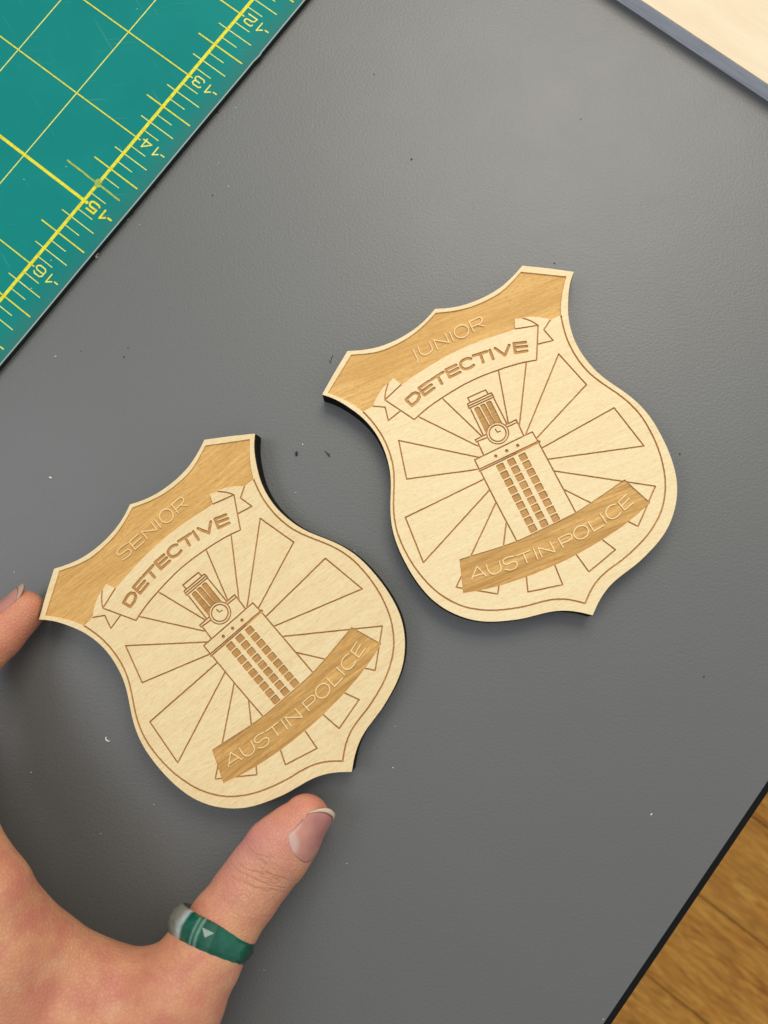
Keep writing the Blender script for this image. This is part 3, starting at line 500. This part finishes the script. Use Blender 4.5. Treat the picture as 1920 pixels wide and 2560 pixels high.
# ---------------------------------------------------------------- cutting mat
MZ = .09
mat = empty('cutting_mat', (-3.66669626, 5.61398595, 0), (0, 0, .9079046290), label='green cutting mat with yellow inch grid and numbered ruler edge', cat='cutting mat')
t = NT('green_mat_vinyl'); v = t.co()
n1 = t.noise(v, .9, 4, .6, .5); n2 = t.noise(v, 45, 2, .5); n3 = t.noise(t.co((1.2, 60, 1), (0, 0, .9)), 1, 2, .5, .2); n4 = t.noise(t.co((40, 1.0, 1), (0, 0, .35)), 1, 2, .5, .3)
c1 = t.mix(t.val(n1, .3, .75), (.001, .185, .165), (.003, .215, .19))
c1 = t.mix(t.math('MULTIPLY', t.val(n3, .70, .76), .34), c1, (.16, .36, .33)); c1 = t.mix(t.math('MULTIPLY', t.val(n4, .70, .76), .28), c1, (.16, .36, .33))
sx = t.n('ShaderNodeSeparateXYZ', ins={0: v}); dirt = t.math('MULTIPLY', t.val(sx.outputs[1], -.25, -.54), t.val(n1, .25, .6, .25, .9))
c1 = t.mix(t.math('MULTIPLY', dirt, .55), c1, (.055, .12, .105))
M_MAT = t.out(c1, .55, t.bump(n2, .12, .004), .12)
M_MATSIDE = flat('dark_mat_side', (.012, .022, .020), .6, .3); M_BEVEL = flat('pale_mat_bevel', (.30, .36, .33), .5, .3)
M_YEL = NT('yellow_print'); n_ = M_YEL.noise(M_YEL.co(), 24, 3, .6); M_YEL = M_YEL.out(M_YEL.ramp(n_, [(.36, (.58, .50, .012)), (.5, (.70, .64, .02)), (.7, (.74, .72, .05))]), .5, spec=.3)
M_PALE = NT('pale_yellow_print'); n_ = M_PALE.noise(M_PALE.co(), 20, 2); M_PALE = M_PALE.out(M_PALE.ramp(n_, [(.35, (.66, .62, .07)), (.65, (.80, .78, .17))]), .5, spec=.3)
M_SMEAR = NT('smeared_print'); n_ = M_SMEAR.noise(M_SMEAR.co((6, 1, 1)), 9, 3); M_SMEAR = M_SMEAR.out(M_SMEAR.ramp(n_, [(.35, (.10, .28, .10)), (.6, (.42, .46, .06))]), .5, spec=.3)
# edge slightly wavy with nicks
xs = np.r_[np.arange(-9, 9.01, .25)]; nick = {}
edge = [(x, -.532 + .002 * math.sin(x * 3)) for x in xs if abs(x - 1.75) > .2]
edge += [(1.60, -.531), (1.68, -.540), (1.72, -.543), (1.76, -.534)]; edge.sort()
v, f = prism([(x, y + .012) for x, y in edge] + [(9, 9), (-9, 9)], MZ - .003, MZ); meshobj('mat_surface', v, f, M_MAT, mat)
v, f = prism(edge + [(9.01, 9.01), (-9.01, 9.01)], .003, MZ - .004)
meshobj('mat_core', v, f, M_MATSIDE, mat)
v, f = prism([(x, y - .0045) for x, y in edge] + [(x, y + .02) for x, y in edge[::-1]], MZ - .011, MZ - .0032); meshobj('pale_edge_bevel', v, f, M_BEVEL, mat)
_lay = [0]
def bar(name, a, b, w, m, lift=0.):
    a = np.array(a, float); b = np.array(b, float); d = b - a; d /= np.linalg.norm(d); n = np.array([-d[1], d[0]]) * w / 2
    e = d * w * .25
    P = [a - n, b - n, b - n * .5 + e, b + n * .5 + e, b + n, a + n, a + n * .5 - e, a - n * .5 - e]
    v, f = prism(P, MZ + .0004, MZ + .0014 + lift); return meshobj(name, v, f, m, mat)
# ruler line along x, inch marks at x = 14 - number
bar('ruler_line', (-9, 0), (9, 0), .042, M_YEL, .0012)
for i in range(1, 8): bar('grid_line', (-9, i), (9, i), .013, M_PALE if i != 4 else M_YEL)
for k in range(-8, 9):
    u = float(k); thick = (k == -1)
    bar('grid_line', (u, -.055), (u, 8.9), .038 if thick else .015, M_YEL, .0006)
    if k < 8 and abs(k) < 5:
        bar('tick_mark', (u + .5, -.435), (u + .5, .262), .0165, M_YEL, .0003)
        for q in (.25, .75):
            if k == -1 and q == .25: continue
            bar('tick_mark', (u + q, -.372), (u + q, .142), .0115, M_PALE, .0003)
        for q in (.125, .375, .625, .875): bar('tick_mark', (u + q, -.243), (u + q, -.01), .0105, M_PALE, .0003)
bar('smeared_mark', (-.742, -.36), (-.735, .515), .024, M_SMEAR, .0016); bar('smeared_mark', (-.76, -.012), (-.70, .015), .085, M_SMEAR, .0026)
GL = {'2': [[(0, .78), (.05, .95), (.25, 1), (.7, 1), (.92, .9), (.92, .62), (.75, .52), (.25, .5), (.05, .35), (0, .0), (1, 0)]],
      '3': [[(0, .8), (.1, .97), (.75, 1), (.95, .85), (.9, .6), (.7, .52), (.35, .52)], [(.7, .52), (.98, .4), (1, .15), (.8, 0), (.15, 0), (0, .2)]],
      '4': [[(1.0, .22), (0, .22), (.72, 1), (.72, -.02)]],
      '5': [[(.95, 1), (.08, 1), (.05, .58), (.8, .6), (1, .42), (1, .15), (.8, 0), (.15, 0), (0, .12)]],
      '6': [[(.95, .85), (.8, 1), (.2, 1), (0, .8), (0, .2), (.2, 0), (.8, 0), (1, .2), (1, .4), (.8, .55), (.05, .55)]],
      '1': [[(.04, .62), (.62, 1), (.62, 0)]], '7': [[(0, 1), (1, 1), (.4, 0)]]}
def numeral(num, u, bold):
    # text reads towards +y of the mat with its feet on the +x side
    h = .116
    def place(ch, y0):
        out = []
        for l in GL[ch]: out.append([(u + .058 - gy * h, y0 + gx * (.132 if ch != '1' else .10)) for gx, gy in l])
        return out
    ls = place(num[1], -.217) + place('1', -.363) 
    ls += [[(u + .004, -.438), (u + .004, -.392)]]
    P = np.concatenate([np.array(l) for l in ls]); x0, y0 = P.min(0) - .06; x1, y1 = P.max(0) + .06
    g = Grid(x0, y0, x1, y1, .003, .04); V, F = sheet(g, g.stroke(ls, .0120 if bold else .0080), .0005)
    v, f, k = solid(V, F, MZ + .0004, MZ + .0030); meshobj('numeral', v, f, M_YEL if bold else M_PALE, mat)
for num, k in (('12', 2), ('13', 1), ('14', 0), ('15', -1), ('16', -2), ('17', -3)): numeral(num, k, k == -1)
# ---------------------------------------------------------------- left hand
def K(x, y, z, r): return (*at(x, y, z), r)
TH = [K(764, 2047, .34, .248), K(727, 2092, .36, .305), K(694, 2128, .385, .345), K(648, 2186, .43, .338), K(612, 2236, .50, .338), K(560, 2308, .60, .352), K(500, 2400, .72, .40), K(432, 2500, .82, .50), K(350, 2640, .90, .62), K(280, 2830, 1.0, .75)]
IX = [K(60, 1528, .30, .228), K(-5, 1588, .40, .262), K(-85, 1668, .62, .285), K(-150, 1790, .95, .315), K(-180, 1930, 1.2, .345), K(-110, 2110, 1.35, .37), K(-45, 2250, 1.4, .44), K(-20, 2400, 1.35, .52), K(0, 2700, 1.15, .62)]
WEB = [K(330, 2475, .80, .36), K(205, 2455, .90, .40), K(95, 2400, 1.05, .43), K(15, 2330, 1.2, .44)]
PALM = [K(150, 2620, .95, .75), K(40, 2900, .95, .85), K(60, 3250, 1.0, .80), K(40, 3900, 1.1, .85), K(0, 4600, 1.3, 1.15)]
PALM2 = [K(-60, 2450, 1.2, .60), K(-250, 2500, 1.1, .58), K(-430, 2600, .95, .52)]
PALM3 = [K(-200, 2750, 1.05, .7), K(-150, 3000, 1.0, .75)]
MID = [K(-250, 2350, 1.3, .45), K(-420, 2030, 1.35, .37), K(-440, 1840, .95, .33), K(-360, 1740, .55, .29), K(-300, 1690, .35, .25)]
RIN = [K(-420, 2400, 1.2, .42), K(-640, 2140, 1.2, .35), K(-690, 1960, .8, .31), K(-640, 1850, .45, .28), K(-590, 1800, .32, .24)]
PIN = [K(-560, 2540, 1.0, .38), K(-800, 2360, .95, .30), K(-880, 2220, .6, .27), K(-860, 2120, .38, .24), K(-830, 2070, .3, .2)]
CH = [TH, IX, WEB, PALM, PALM2, PALM3, MID, RIN, PIN]
KS = [.05, .05, .22, .3, .3, .3, .12, .12, .12]
bA = np.array(ML.to_3x3()); bO = np.array(ML.translation)
def chain(P, c):
    d = None
    for a, b in zip(c[:-1], c[1:]):
        a = np.array(a); b = np.array(b); ab = b[:3] - a[:3]
        q = P - a[:3]; t = np.clip(q @ ab / (ab @ ab), 0, 1)
        e = np.sqrt(((q - t[:, None] * ab) ** 2).sum(1)) - (a[3] + t * (b[3] - a[3]))
        d = e if d is None else smin(d, e, .06)
    return d
def smin(a, b, k):
    h = np.clip(.5 + .5 * (b - a) / k, 0, 1); return b + (a - b) * h - k * h * (1 - h)
tipdir = (np.array(TH[0][:3]) - np.array(TH[4][:3])); tipdir /= np.linalg.norm(tipdir)
def sdf(P):
    P = np.asarray(P, float)
    d = chain(P, CH[0]); ix = chain(P, CH[1])
    # the fingertip is pressed flat by the badge edge
    l0 = at(98.5, 1544.6, .3); l1 = at(135, 1422, .3); e = (l1 - l0)[:2]; e /= np.linalg.norm(e); n2 = np.array([e[1], -e[0]])
    pl = (P[:, :2] - l0[:2]) @ n2 + .004
    near = (P[:, 1] > at(0, 1750, .3)[1])
    ix = np.where(near, -smin(-ix, -pl, .04), ix)
    ixd = ix
    # palm mass
    m = chain(P, CH[3])
    for c in (CH[4], CH[5]): m = smin(m, chain(P, c), .35)
    m = smin(m, chain(P, CH[2]), .30)
    m = smin(m, d, .16); m = smin(m, ixd, .14)
    for c in (CH[6], CH[7], CH[8]): m = smin(m, chain(P, c), .10)
    # table top under the hand
    return -smin(-m, P[:, 2] - .012, .03) if True else m
def raw_surface(h=.03):
    pts = np.array([q for c in CH for q in c]); pts = pts[pts[:, 1] > -9.5]
    lo = pts[:, :3].min(0) - 1.0; hi = pts[:, :3].max(0) + 1.0; lo[2] = -.03; lo[1] = max(lo[1], -9.2)
    n = ((hi - lo) / h).astype(int) + 1
    B = 6; nb = n // B + 1; n = nb * B + 1
    cc = np.stack(np.meshgrid(*[lo[i] + (np.arange(nb[i]) + .5) * B * h for i in range(3)], indexing='ij'), -1).reshape(-1, 3)
    dc = sdf(cc).reshape(nb); R_ = B * h * .5 * 1.7321 + .12
    A = np.repeat(np.repeat(np.repeat(np.where(dc < 0, -1, 1).astype(np.float32), B, 0), B, 1), B, 2)
    A = np.pad(A, ((0, 1),) * 3, mode='edge')
    need = np.zeros(n, bool)
    for b in np.argwhere(np.abs(dc) < R_): s = b * B; need[s[0]:s[0] + B + 1, s[1]:s[1] + B + 1, s[2]:s[2] + B + 1] = True
    idx = np.argwhere(need)
    for s in range(0, len(idx), 400000):
        q = idx[s:s + 400000]; A[q[:, 0], q[:, 1], q[:, 2]] = sdf(lo + q * h)
    A[0] = A[-1] = 1; A[:, 0] = A[:, -1] = 1; A[:, :, 0] = A[:, :, -1] = 1
    S = A < 0
    cnt = sum(S[i:S.shape[0] - 1 + i, j:S.shape[1] - 1 + j, k:S.shape[2] - 1 + k].astype(np.int8) for i in (0, 1) for j in (0, 1) for k in (0, 1))
    cells = np.argwhere((cnt > 0) & (cnt < 8)); cid = -np.ones(cnt.shape, np.int64); cid[tuple(cells.T)] = np.arange(len(cells))
    V = lo + (cells + .5) * h
    F = []
    for ax in range(3):
        a1, a2 = [(1, 2), (2, 0), (0, 1)][ax]
        s0 = [slice(None)] * 3; s1 = [slice(None)] * 3; s0[ax] = slice(0, -1); s1[ax] = slice(1, None)
        S0 = S[tuple(s0)]; S1 = S[tuple(s1)]
        for flip, mk in ((False, S0 & ~S1), (True, ~S0 & S1)):
            e = np.argwhere(mk); e = e[(e[:, a1] > 0) & (e[:, a2] > 0) & (e[:, a1] < n[a1] - 1) & (e[:, a2] < n[a2] - 1)]
            q = []
            for d1, d2 in ((1, 1), (0, 1), (0, 0), (1, 0)):
                c_ = e.copy(); c_[:, a1] -= d1; c_[:, a2] -= d2; q.append(cid[tuple(c_.T)])
            q = np.stack(q, 1)
            F.append(q[:, ::-1] if flip else q)
    F = np.vstack(F); F = F[(F >= 0).all(1)]
    for _ in range(4): V = V - grad(V) * np.clip(sdf(V), -.03, .03)[:, None]
    return V, F
def grad(P, e=.004):
    g = np.stack([sdf(P + np.eye(3)[i] * e) - sdf(P - np.eye(3)[i] * e) for i in range(3)], 1)
    return g / (np.linalg.norm(g, axis=1)[:, None] + 1e-9)
def hit(x, y):
    """where the line of sight through photo position (x, y) meets the skin"""
    x = np.asarray(x, float); y = np.asarray(y, float)
    d = np.stack([(x - 960) / CAM_F, -(y - 1280) / CAM_F, -np.ones_like(x)], -1) @ CAM_R.T; d /= np.linalg.norm(d, axis=-1)[..., None]
    P = np.array([0, 0, CAM_H]) + d * 5.0
    for _ in range(90): P = P + d * np.clip(sdf(P) * .8, -.1, .5)[:, None]
    return P

KN = at(650, 2215, .80)      # thumb knuckle
t = NT('skin')
v = t.co()
n_big = t.noise(v, 1.1, 3, .5, .5); n_mid = t.noise(v, 4.5, 3, .55); n_fine = t.noise(v, 42, 3, .6)
c1 = t.ramp(n_big, [(.30, (.44, .155, .085)), (.44, (.55, .235, .125)), (.58, (.59, .275, .14)), (.74, (.50, .175, .11))])
c1 = t.mix(t.math('MULTIPLY', t.val(n_mid, .42, .66), .75), c1, (.50, .16, .11))
c1 = t.mix(t.math('MULTIPLY', t.val(t.noise(t.co((1, 1, 1), loc=(3, 1, 2)), 3.1, 3, .6, .6), .54, .72), .5), c1, (.60, .345, .20))
def blob(center, rad, soft=.5):
    vd = t.n('ShaderNodeVectorMath', operation='DISTANCE', ins={0: v, 1: tuple(center)}); return t.val(vd.outputs['Value'], rad, rad * soft)
c1 = t.mix(t.math('MULTIPLY', blob(at(610, 2110, .6), .72, .1), .75), c1, (.60, .25, .235))
c1 = t.mix(t.math('MULTIPLY', blob(at(760, 2010, .4), .45, .2), .6), c1, (.62, .23, .17))
c1 = t.mix(t.math('MULTIPLY', blob(at(60, 1540, .4), .7, .3), .55), c1, (.60, .21, .12))
kn = t.math('MAXIMUM', blob(KN, .50, .25), t.math('MULTIPLY', blob(at(400, 2400, 1.1), .45, .2), .35))
c1 = t.mix(t.math('MULTIPLY', kn, .45), c1, (.56, .28, .14))
# wrinkles: cells stretched across the thumb, strongest on the knuckle
ax = np.array(TH[3][:3]) - np.array(TH[5][:3]); ang_ax = -math.atan2(ax[1], ax[0])
vr = t.co((30, 8, 8), (0, 0, ang_ax)); 
vrn = t.n('ShaderNodeVectorMath', operation='ADD', ins={0: vr, 1: t.n('ShaderNodeVectorMath', operation='SCALE', ins={0: t.n('ShaderNodeTexNoise', ins={'Vector': v, 'Scale': 5.}).outputs[1], 'Scale': 2.2}).outputs[0]}).outputs[0]
rid = t.math('ABSOLUTE', t.math('SUBTRACT', t.noise(t.co((6.5, 1.6, 1.6), (0, 0, ang_ax - .25)), 1., 2, .5, .5), .5)); rid2 = t.math('ABSOLUTE', t.math('SUBTRACT', t.noise(t.co((13, 9, 9), (0, 0, ang_ax + .5)), 1., 2, .5, .6), .5))
vor = t.math('MINIMUM', t.math('MULTIPLY', rid, 2.0), t.math('ADD', t.math('MULTIPLY', rid2, 3.), .05))
vor2 = t.n('ShaderNodeTexVoronoi', feature='DISTANCE_TO_EDGE', ins={'Vector': v, 'Scale': 24.}).outputs[0]
cre = t.math('MULTIPLY', t.val(vor, .0, .11, 1, 0), kn)
c1 = t.mix(t.math('MULTIPLY', cre, .34), c1, (.34, .12, .065))
c1 = t.mix(t.math('MULTIPLY', t.val(vor2, 0, .12, .26, 0), 1.0), c1, (.40, .18, .10))
hgt = t.math('SUBTRACT', t.math('ADD', t.math('MULTIPLY', n_fine, .25), t.math('MULTIPLY', t.val(vor2, 0, .2), .35)), t.math('MULTIPLY', cre, 1.0))
M_SKIN = t.out(c1, .47, t.bump(hgt, .55, .014), .4, Subsurface_Weight=.14, Subsurface_Radius=(.09, .035, .018), Subsurface_Scale=1.0)
V_, F_ = raw_surface()
hand = empty('hand', tuple(at(350, 2640, 0)), label='left hand reaching in from the lower left corner, gripping the senior badge', cat='hand')
ho = np.array(hand.location)
def hobj(name, V, F, m, parent=hand, **k): 
    o = meshobj(name, np.asarray(V) , F, m, parent, smooth=True, **k); return o
HM = Matrix.Translation(-Vector(hand.location))
b_ = hobj('hand_body', V_, F_, M_SKIN); b_.matrix_parent_inverse = HM

def nail(C0, C1, phi0, half, r0, r1, th, parts, tipfrac, M_NTIP):
    """curved plate round the finger axis C0 (base) - C1 (tip); phi measured from straight up towards the side vector"""
    nv, nu = 30, 21; C0 = np.array(C0); C1 = np.array(C1); a = C1 - C0; Ln = np.linalg.norm(a); a /= Ln
    side = np.cross(a, [0, 0, 1.]); side /= np.linalg.norm(side); up = np.cross(side, a)
    u = np.linspace(-1, 1, nu)[None]; s = np.linspace(0, 1, nv)[:, None]
    s0 = .20 * np.abs(u) ** 2.2; s1 = 1 - .30 * np.abs(u) ** 2.4; S_ = s0 + (s1 - s0) * s
    ph = phi0 + half * u + 0 * s
    D = up * np.cos(ph)[..., None] + side * np.sin(ph)[..., None]; O = C0 + a * (S_ * Ln)[..., None]
    r = np.full(ph.shape, .05)
    for _ in range(60): r = r - .7 * sdf((O + D * r[..., None]).reshape(-1, 3)).reshape(ph.shape)
    pl = (r0 + (r1 - r0) * S_) * (1 - .06 * u ** 2)
    rr = np.maximum(np.where(np.isfinite(r), r, 0), pl - .0 * r)
    rr = np.where(S_ > .55, pl + np.maximum(r - pl, 0) * .2, np.maximum(r, pl))
    for _ in range(8): rr[1:-1, 1:-1] = .25 * (rr[2:, 1:-1] + rr[:-2, 1:-1] + rr[1:-1, 2:] + rr[1:-1, :-2])
    edge_ = np.clip(np.minimum(1 - np.abs(u), S_ - s0 + .0) * 9, 0, 1)
    top = rr + th * (.25 + .75 * edge_); bot = rr - .022
    Pt = O + D * top[..., None]; Pb = O + D * bot[..., None]
    k = int(nv * (1 - tipfrac)); res = []
    for nm, i0, i1, m in ((parts[0], 0, k, M_NAIL), (parts[1], k - 1, nv - 1, M_NTIP)):
        T_ = Pt[i0:i1 + 1].reshape(-1, 3); B_ = Pb[i0:i1 + 1].reshape(-1, 3); q = i1 - i0 + 1; n = q * nu
        f = [(i * nu + j, i * nu + j + 1, (i + 1) * nu + j + 1, (i + 1) * nu + j) for i in range(q - 1) for j in range(nu - 1)]
        f += [(x_ + n, w_ + n, z_ + n, y_ + n) for x_, y_, z_, w_ in f]
        bd_ = [j for j in range(nu)] + [i * nu + nu - 1 for i in range(1, q)] + [(q - 1) * nu + j for j in range(nu - 2, -1, -1)] + [i * nu for i in range(q - 2, 0, -1)]
        f += [(bd_[i], bd_[i - 1], bd_[i - 1] + n, bd_[i] + n) for i in range(len(bd_))]
        o = hobj(nm, np.vstack([T_, B_]), f, m, hand if not res else res[0]); o.matrix_parent_inverse = HM if not res else Matrix.Identity(4)
        me = o.data; bm = bmesh.new(); bm.from_mesh(me); bmesh.ops.recalc_face_normals(bm, faces=bm.faces); bm.to_mesh(me); bm.free()
        res.append(o)
    return res
t = NT('fingernail'); v = t.co(); n1 = t.noise(v, 2.6, 2); n2 = t.noise(t.co((5, 60, 20), (0, 0, ang_ax)), 1, 3)
c1 = t.ramp(n1, [(.35, (.37, .145, .12)), (.55, (.45, .20, .15)), (.7, (.53, .26, .185))])
c1 = t.mix(t.math('MULTIPLY', blob(at(728, 2118, .7), .20, .4), .6), c1, (.62, .45, .40)) if False else c1
vd = t.n('ShaderNodeVectorMath', operation='DISTANCE', ins={0: v, 1: tuple(at(716, 2108, .66))}); c1 = t.mix(t.math('MULTIPLY', t.val(vd.outputs['Value'], .15, .10), .45), c1, (.62, .47, .42))
M_NAIL = t.out(c1, .33, t.bump(n2, .15, .004), .4, Coat_Weight=.08, Coat_Roughness=.2)
M_NTIP = NT('nail_free_edge').out((.56, .42, .29), .35, spec=.35)
_a = np.array(TH[0][:3]) - np.array(TH[2][:3]); _a /= np.linalg.norm(_a)
nail(np.array(TH[2][:3]) + _a * .15, np.array(TH[0][:3]) + _a * .27, math.radians(42), math.radians(50), .305, .215, .005, ('thumbnail', 'free_edge'), .08, M_NTIP)
_b = np.array(IX[0][:3]) - np.array(IX[1][:3]); _b /= np.linalg.norm(_b)
nail(np.array(IX[0][:3]) - _b * .25, np.array(IX[0][:3]) + _b * .205, math.radians(-58), math.radians(42), .266, .228, .006, ('fingernail', 'free_edge'), .14, NT('pinkish_free_edge').out((.42, .27, .20), .4, spec=.3))

# ---------------------------------------------------------------- agate ring on the thumb
rc = at(530, 2334, .62); axd = np.array(TH[4][:3]) - np.array(TH[6][:3]); axd /= np.linalg.norm(axd)
axd = axd + np.array([-.20, .077, RING_TILT]); axd /= np.linalg.norm(axd)
ring = empty('agate_ring', tuple(rc), label='faceted green banded agate ring worn on the thumb', cat='ring')
ring.rotation_euler = Vector(axd).to_track_quat('Z', 'Y').to_euler()
NS = 22; prof = [(-.140, .388), (-.122, .415), (-.064, .448), (.0, .460), (.064, .448), (.122, .415), (.140, .388), (.06, .378), (-.06, .378)]
v = []; f = []
for i in range(NS):
    for k, (z, r) in enumerate(prof):
        a = 2 * math.pi * (i + (.5 if k in (1, 3, 5) else 0)) / NS
        v.append((r * math.cos(a), r * math.sin(a), z))
np_ = len(prof)
for i in range(NS):
    j = (i + 1) % NS
    for k in range(np_):
        l = (k + 1) % np_; A_, B_, C_, D_ = i * np_ + k, j * np_ + k, j * np_ + l, i * np_ + l
        if k in (1, 3, 5): f += [(A_, B_, C_), (A_, C_, D_)]
        else: f += [(A_, B_, D_), (B_, C_, D_)]
t = NT('green_agate'); v_ = t.co(); sx = t.n('ShaderNodeSeparateXYZ', ins={0: v_})
wob = t.math('MULTIPLY', t.math('SUBTRACT', t.noise(v_, 3, 2), .5), .12)
angn = t.math('ADD', t.math('ARCTAN2', sx.outputs[1], sx.outputs[0]), wob)
fr = t.val(angn, -math.pi, math.pi)
fr = t.math('FRACT', t.math('ADD', fr, RING_ROT))
G1 = (.0003, .062, .034); GD = (.0003, .022, .012); GY = (.13, .155, .12); WH = (.36, .43, .43); BL = (.005, .10, .13)
c1 = t.ramp(fr, [(.0, GY), (.155, (.20, .19, .15)), (.185, WH), (.20, G1), (.235, (.002, .07, .04)), (.243, (.12, .24, .18)), (.250, G1), (.262, (.14, .26, .19)), (.268, G1), (.31, (.02, .10, .06)), (.316, G1), (.42, (.002, .10, .055)), (.5, GD), (.58, (.001, .012, .009)), (.85, (.002, .03, .02)), (.93, GY), (1, GY)])
c1 = t.mix(t.math('MULTIPLY', t.val(t.noise(v_, 6, 2), .5, .7), .25), c1, (.004, .16, .11))
M_RING = t.out(c1, .04, spec=.38, Coat_Weight=.25, Coat_Roughness=.03)
meshobj('ring_band', v, f, M_RING, ring)
bm = bmesh.new(); bm.from_mesh(bpy.data.objects['ring_band'].data); bmesh.ops.recalc_face_normals(bm, faces=bm.faces); bm.to_mesh(bpy.data.objects['ring_band'].data); bm.free()

# ---------------------------------------------------------------- sawdust and crumbs
M_CHIP = flat('pale_wood_chip', (.85, .80, .70), .6); M_DARK = flat('dark_crumb', (.02, .014, .012), .7); M_TWIG = flat('brown_crumb', (.10, .05, .03), .7)
def crumb(x, y, L, W, H, m, z=0., name='wood_crumb', **k):
    p = at(x, y, z + H * .5); a = random.uniform(0, math.pi); n = 7; v = []; 
    for zz, s in ((0, .8), (.5, 1.), (1, .55)):
        for i in range(n):
            th = 2 * math.pi * i / n; q = s * random.uniform(.7, 1.1)
            v.append((math.cos(th) * L / 2 * q, math.sin(th) * W / 2 * q, zz * H))
    f = [tuple(range(n))[::-1], tuple(range(2 * n, 3 * n))] + [(l * n + i, l * n + (i + 1) % n, (l + 1) * n + (i + 1) % n, (l + 1) * n + i) for l in (0, 1) for i in range(n)]
    o = meshobj(name, v, f, m, None, **k); o.location = (p[0], p[1], z + .002); o.rotation_euler = (0, 0, a); return o
PALE = [(571, 466, .016, .014, 'pale speck on the table right of the mat numeral 13'), (590, 270, .014, .012, 'pale speck on the table close to the mat edge below numeral 12'), (547, 408, .012, .010, 'faint pale speck on the table between two others right of the mat'),
 (349, 562, .014, .010, 'pale speck on the table just off the mat beside numeral 15'), (320, 549, .012, .010, 'faint pale speck touching the mat edge beside numeral 15'), (139, 891, .030, .012, 'short white sliver on the table below the mat corner'),
 (757, 1111, .020, .014, 'pale speck just above the black crumb between the badges'), (739, 1232, .020, .008, 'pale sliver below the black crumb between the badges'), (887, 1377, .016, .010, 'pale speck beside the senior badge upper right curve'),
 (1628, 2036, .032, .012, 'bright white sliver near the table edge at lower right'), (1508, 2548, .012, .010, 'pale speck at the bottom corner of the table edge'), (982, 1919, .022, .009, 'pale sliver right of the senior badge bottom point'),
 (988, 1816, .012, .008, 'faint pale speck above the sliver right of the senior badge point'), (385, 2011, .014, .008, 'pale speck on the table inside the curve of the hand near the badge'), (78, 1931, .012, .010, 'faint pale speck near the left frame edge above the hand'),
 (867, 2158, .014, .008, 'pale speck on the table right of the thumbnail'), (660, 2425, .010, .008, 'pale speck on the table below the green ring'), (740, 2160, .022, .020, 'white speck touching the thumb below its nail'),
 (36, 1430, .024, .007, 'white sliver just above the index fingernail'), (1236, 1573, .020, .006, 'faint pale sliver just below the junior badge'), (252, 2084, .010, .008, 'faint pale speck in the middle of the shadow inside the hand')]
for x, y, L, W, lb in PALE: crumb(x, y, L, W, .008, M_CHIP, label=lb, cat='sawdust speck', group='pale sawdust specks on the table')
DARKS = [(544, 281, .024, .020, 'dark crumb beside the mat edge below numeral 12'), (388, 466, .045, .020, 'long dark crumb off the mat edge below numeral 14'), (531, 488, .018, .014, 'small dark crumb on the open table right of the mat'),
 (332, 535, .030, .012, 'dark crumb against the mat edge near numeral 15'), (310, 892, .030, .010, 'dark sliver on the table left of centre above the senior badge'), (320, 869, .018, .010, 'dark crumb just above the dark sliver over the senior badge'),
 (202, 878, .018, .010, 'faint dark crumb below the mat near the left'), (1029, 398, .026, .022, 'round black dot alone on the bright upper table'), (1452, 298, .014, .012, 'tiny dark dot below the plywood panel'),
 (1386, 658, .022, .012, 'faint dark crumb just above the junior badge upper right corner'), (1700, 1135, .030, .010, 'dark sliver right of the junior badge'), (1760, 1692, .020, .014, 'dark crumb near the right frame edge'), (935, 186, .020, .008, 'faint dark sliver at the top middle of the table')]
for x, y, L, W, lb in DARKS: crumb(x, y, L, W, .008, M_DARK, label=lb, cat='crumb', group='dark crumbs on the table')
crumb(741, 1134, .062, .03, .03, M_DARK, label='largest black crumb between the two badges', cat='crumb')
crumb(126, 1194, .045, .02, .012, M_CHIP, label='bright white wood chip above the index fingertip', cat='wood chip')
for x, y, lb in ((165, 417, 'white speck on the mat near the smeared tick'), (60, 449, 'white speck on the mat left of the thick grid line'), (343, 23, 'white speck on the mat near the top frame edge'), (128, 651, 'white speck beside the mat numeral 16'), (79, 721, 'white speck between ticks left of the mat numeral 16')):
    crumb(x, y, .014, .012, .006, M_CHIP, MZ, label=lb, cat='sawdust speck', group='white specks on the green mat')
crumb(546, 59, .018, .014, .008, flat('red_speck', (.5, .08, .03)), MZ, label='tiny red speck beside a tick on the green mat', cat='speck')
def curl(name, pts, r, m, z, **k):
    v = []; f = []; P = [np.array(at(x, y, z)) for x, y in pts]
    for i, p in enumerate(P):
        d = P[min(i + 1, len(P) - 1)] - P[max(i - 1, 0)]; d /= np.linalg.norm(d); s = np.cross(d, [0, 0, 1]); rr = r * (.35 + .65 * math.sin(math.pi * (i + .6) / (len(P) + .2)))
        for q in range(6):
            th = q * math.pi / 3; v.append(p + s * rr * math.cos(th) + np.array([0, 0, 1]) * rr * math.sin(th))
    for i in range(len(P) - 1):
        for q in range(6): f.append((i * 6 + q, i * 6 + (q + 1) % 6, (i + 1) * 6 + (q + 1) % 6, (i + 1) * 6 + q))
    f += [tuple(range(6))[::-1], tuple(range(len(v) - 6, len(v)))]
    return meshobj(name, v, f, m, None, smooth=True, **k)
curl('wood_shaving', [(266, 1842), (264, 1846), (266, 1850), (270, 1853), (275, 1853)], .008, M_CHIP, .009, label='curled white shaving left of the senior badge lower edge', cat='wood shaving')
curl('wood_shaving', [(246, 633), (242, 636), (239, 640), (241, 645), (245, 641)], .010, flat('tan_chip', (.55, .45, .33)), .011, label='crumpled tan shaving beside the cutting mat edge', cat='wood shaving')
curl('brown_fibre', [(812, 1127), (816, 1131), (820, 1137), (824, 1141), (823, 1135), (819, 1133)], .007, M_TWIG, .008, label='small brown fibre just left of the junior badge', cat='fibre')
curl('hair_strand', [(822, 899), (826, 908), (829, 893), (833, 888)], .0035, M_DARK, .004, label='fine dark hair strand left of the junior badge corner', cat='hair')
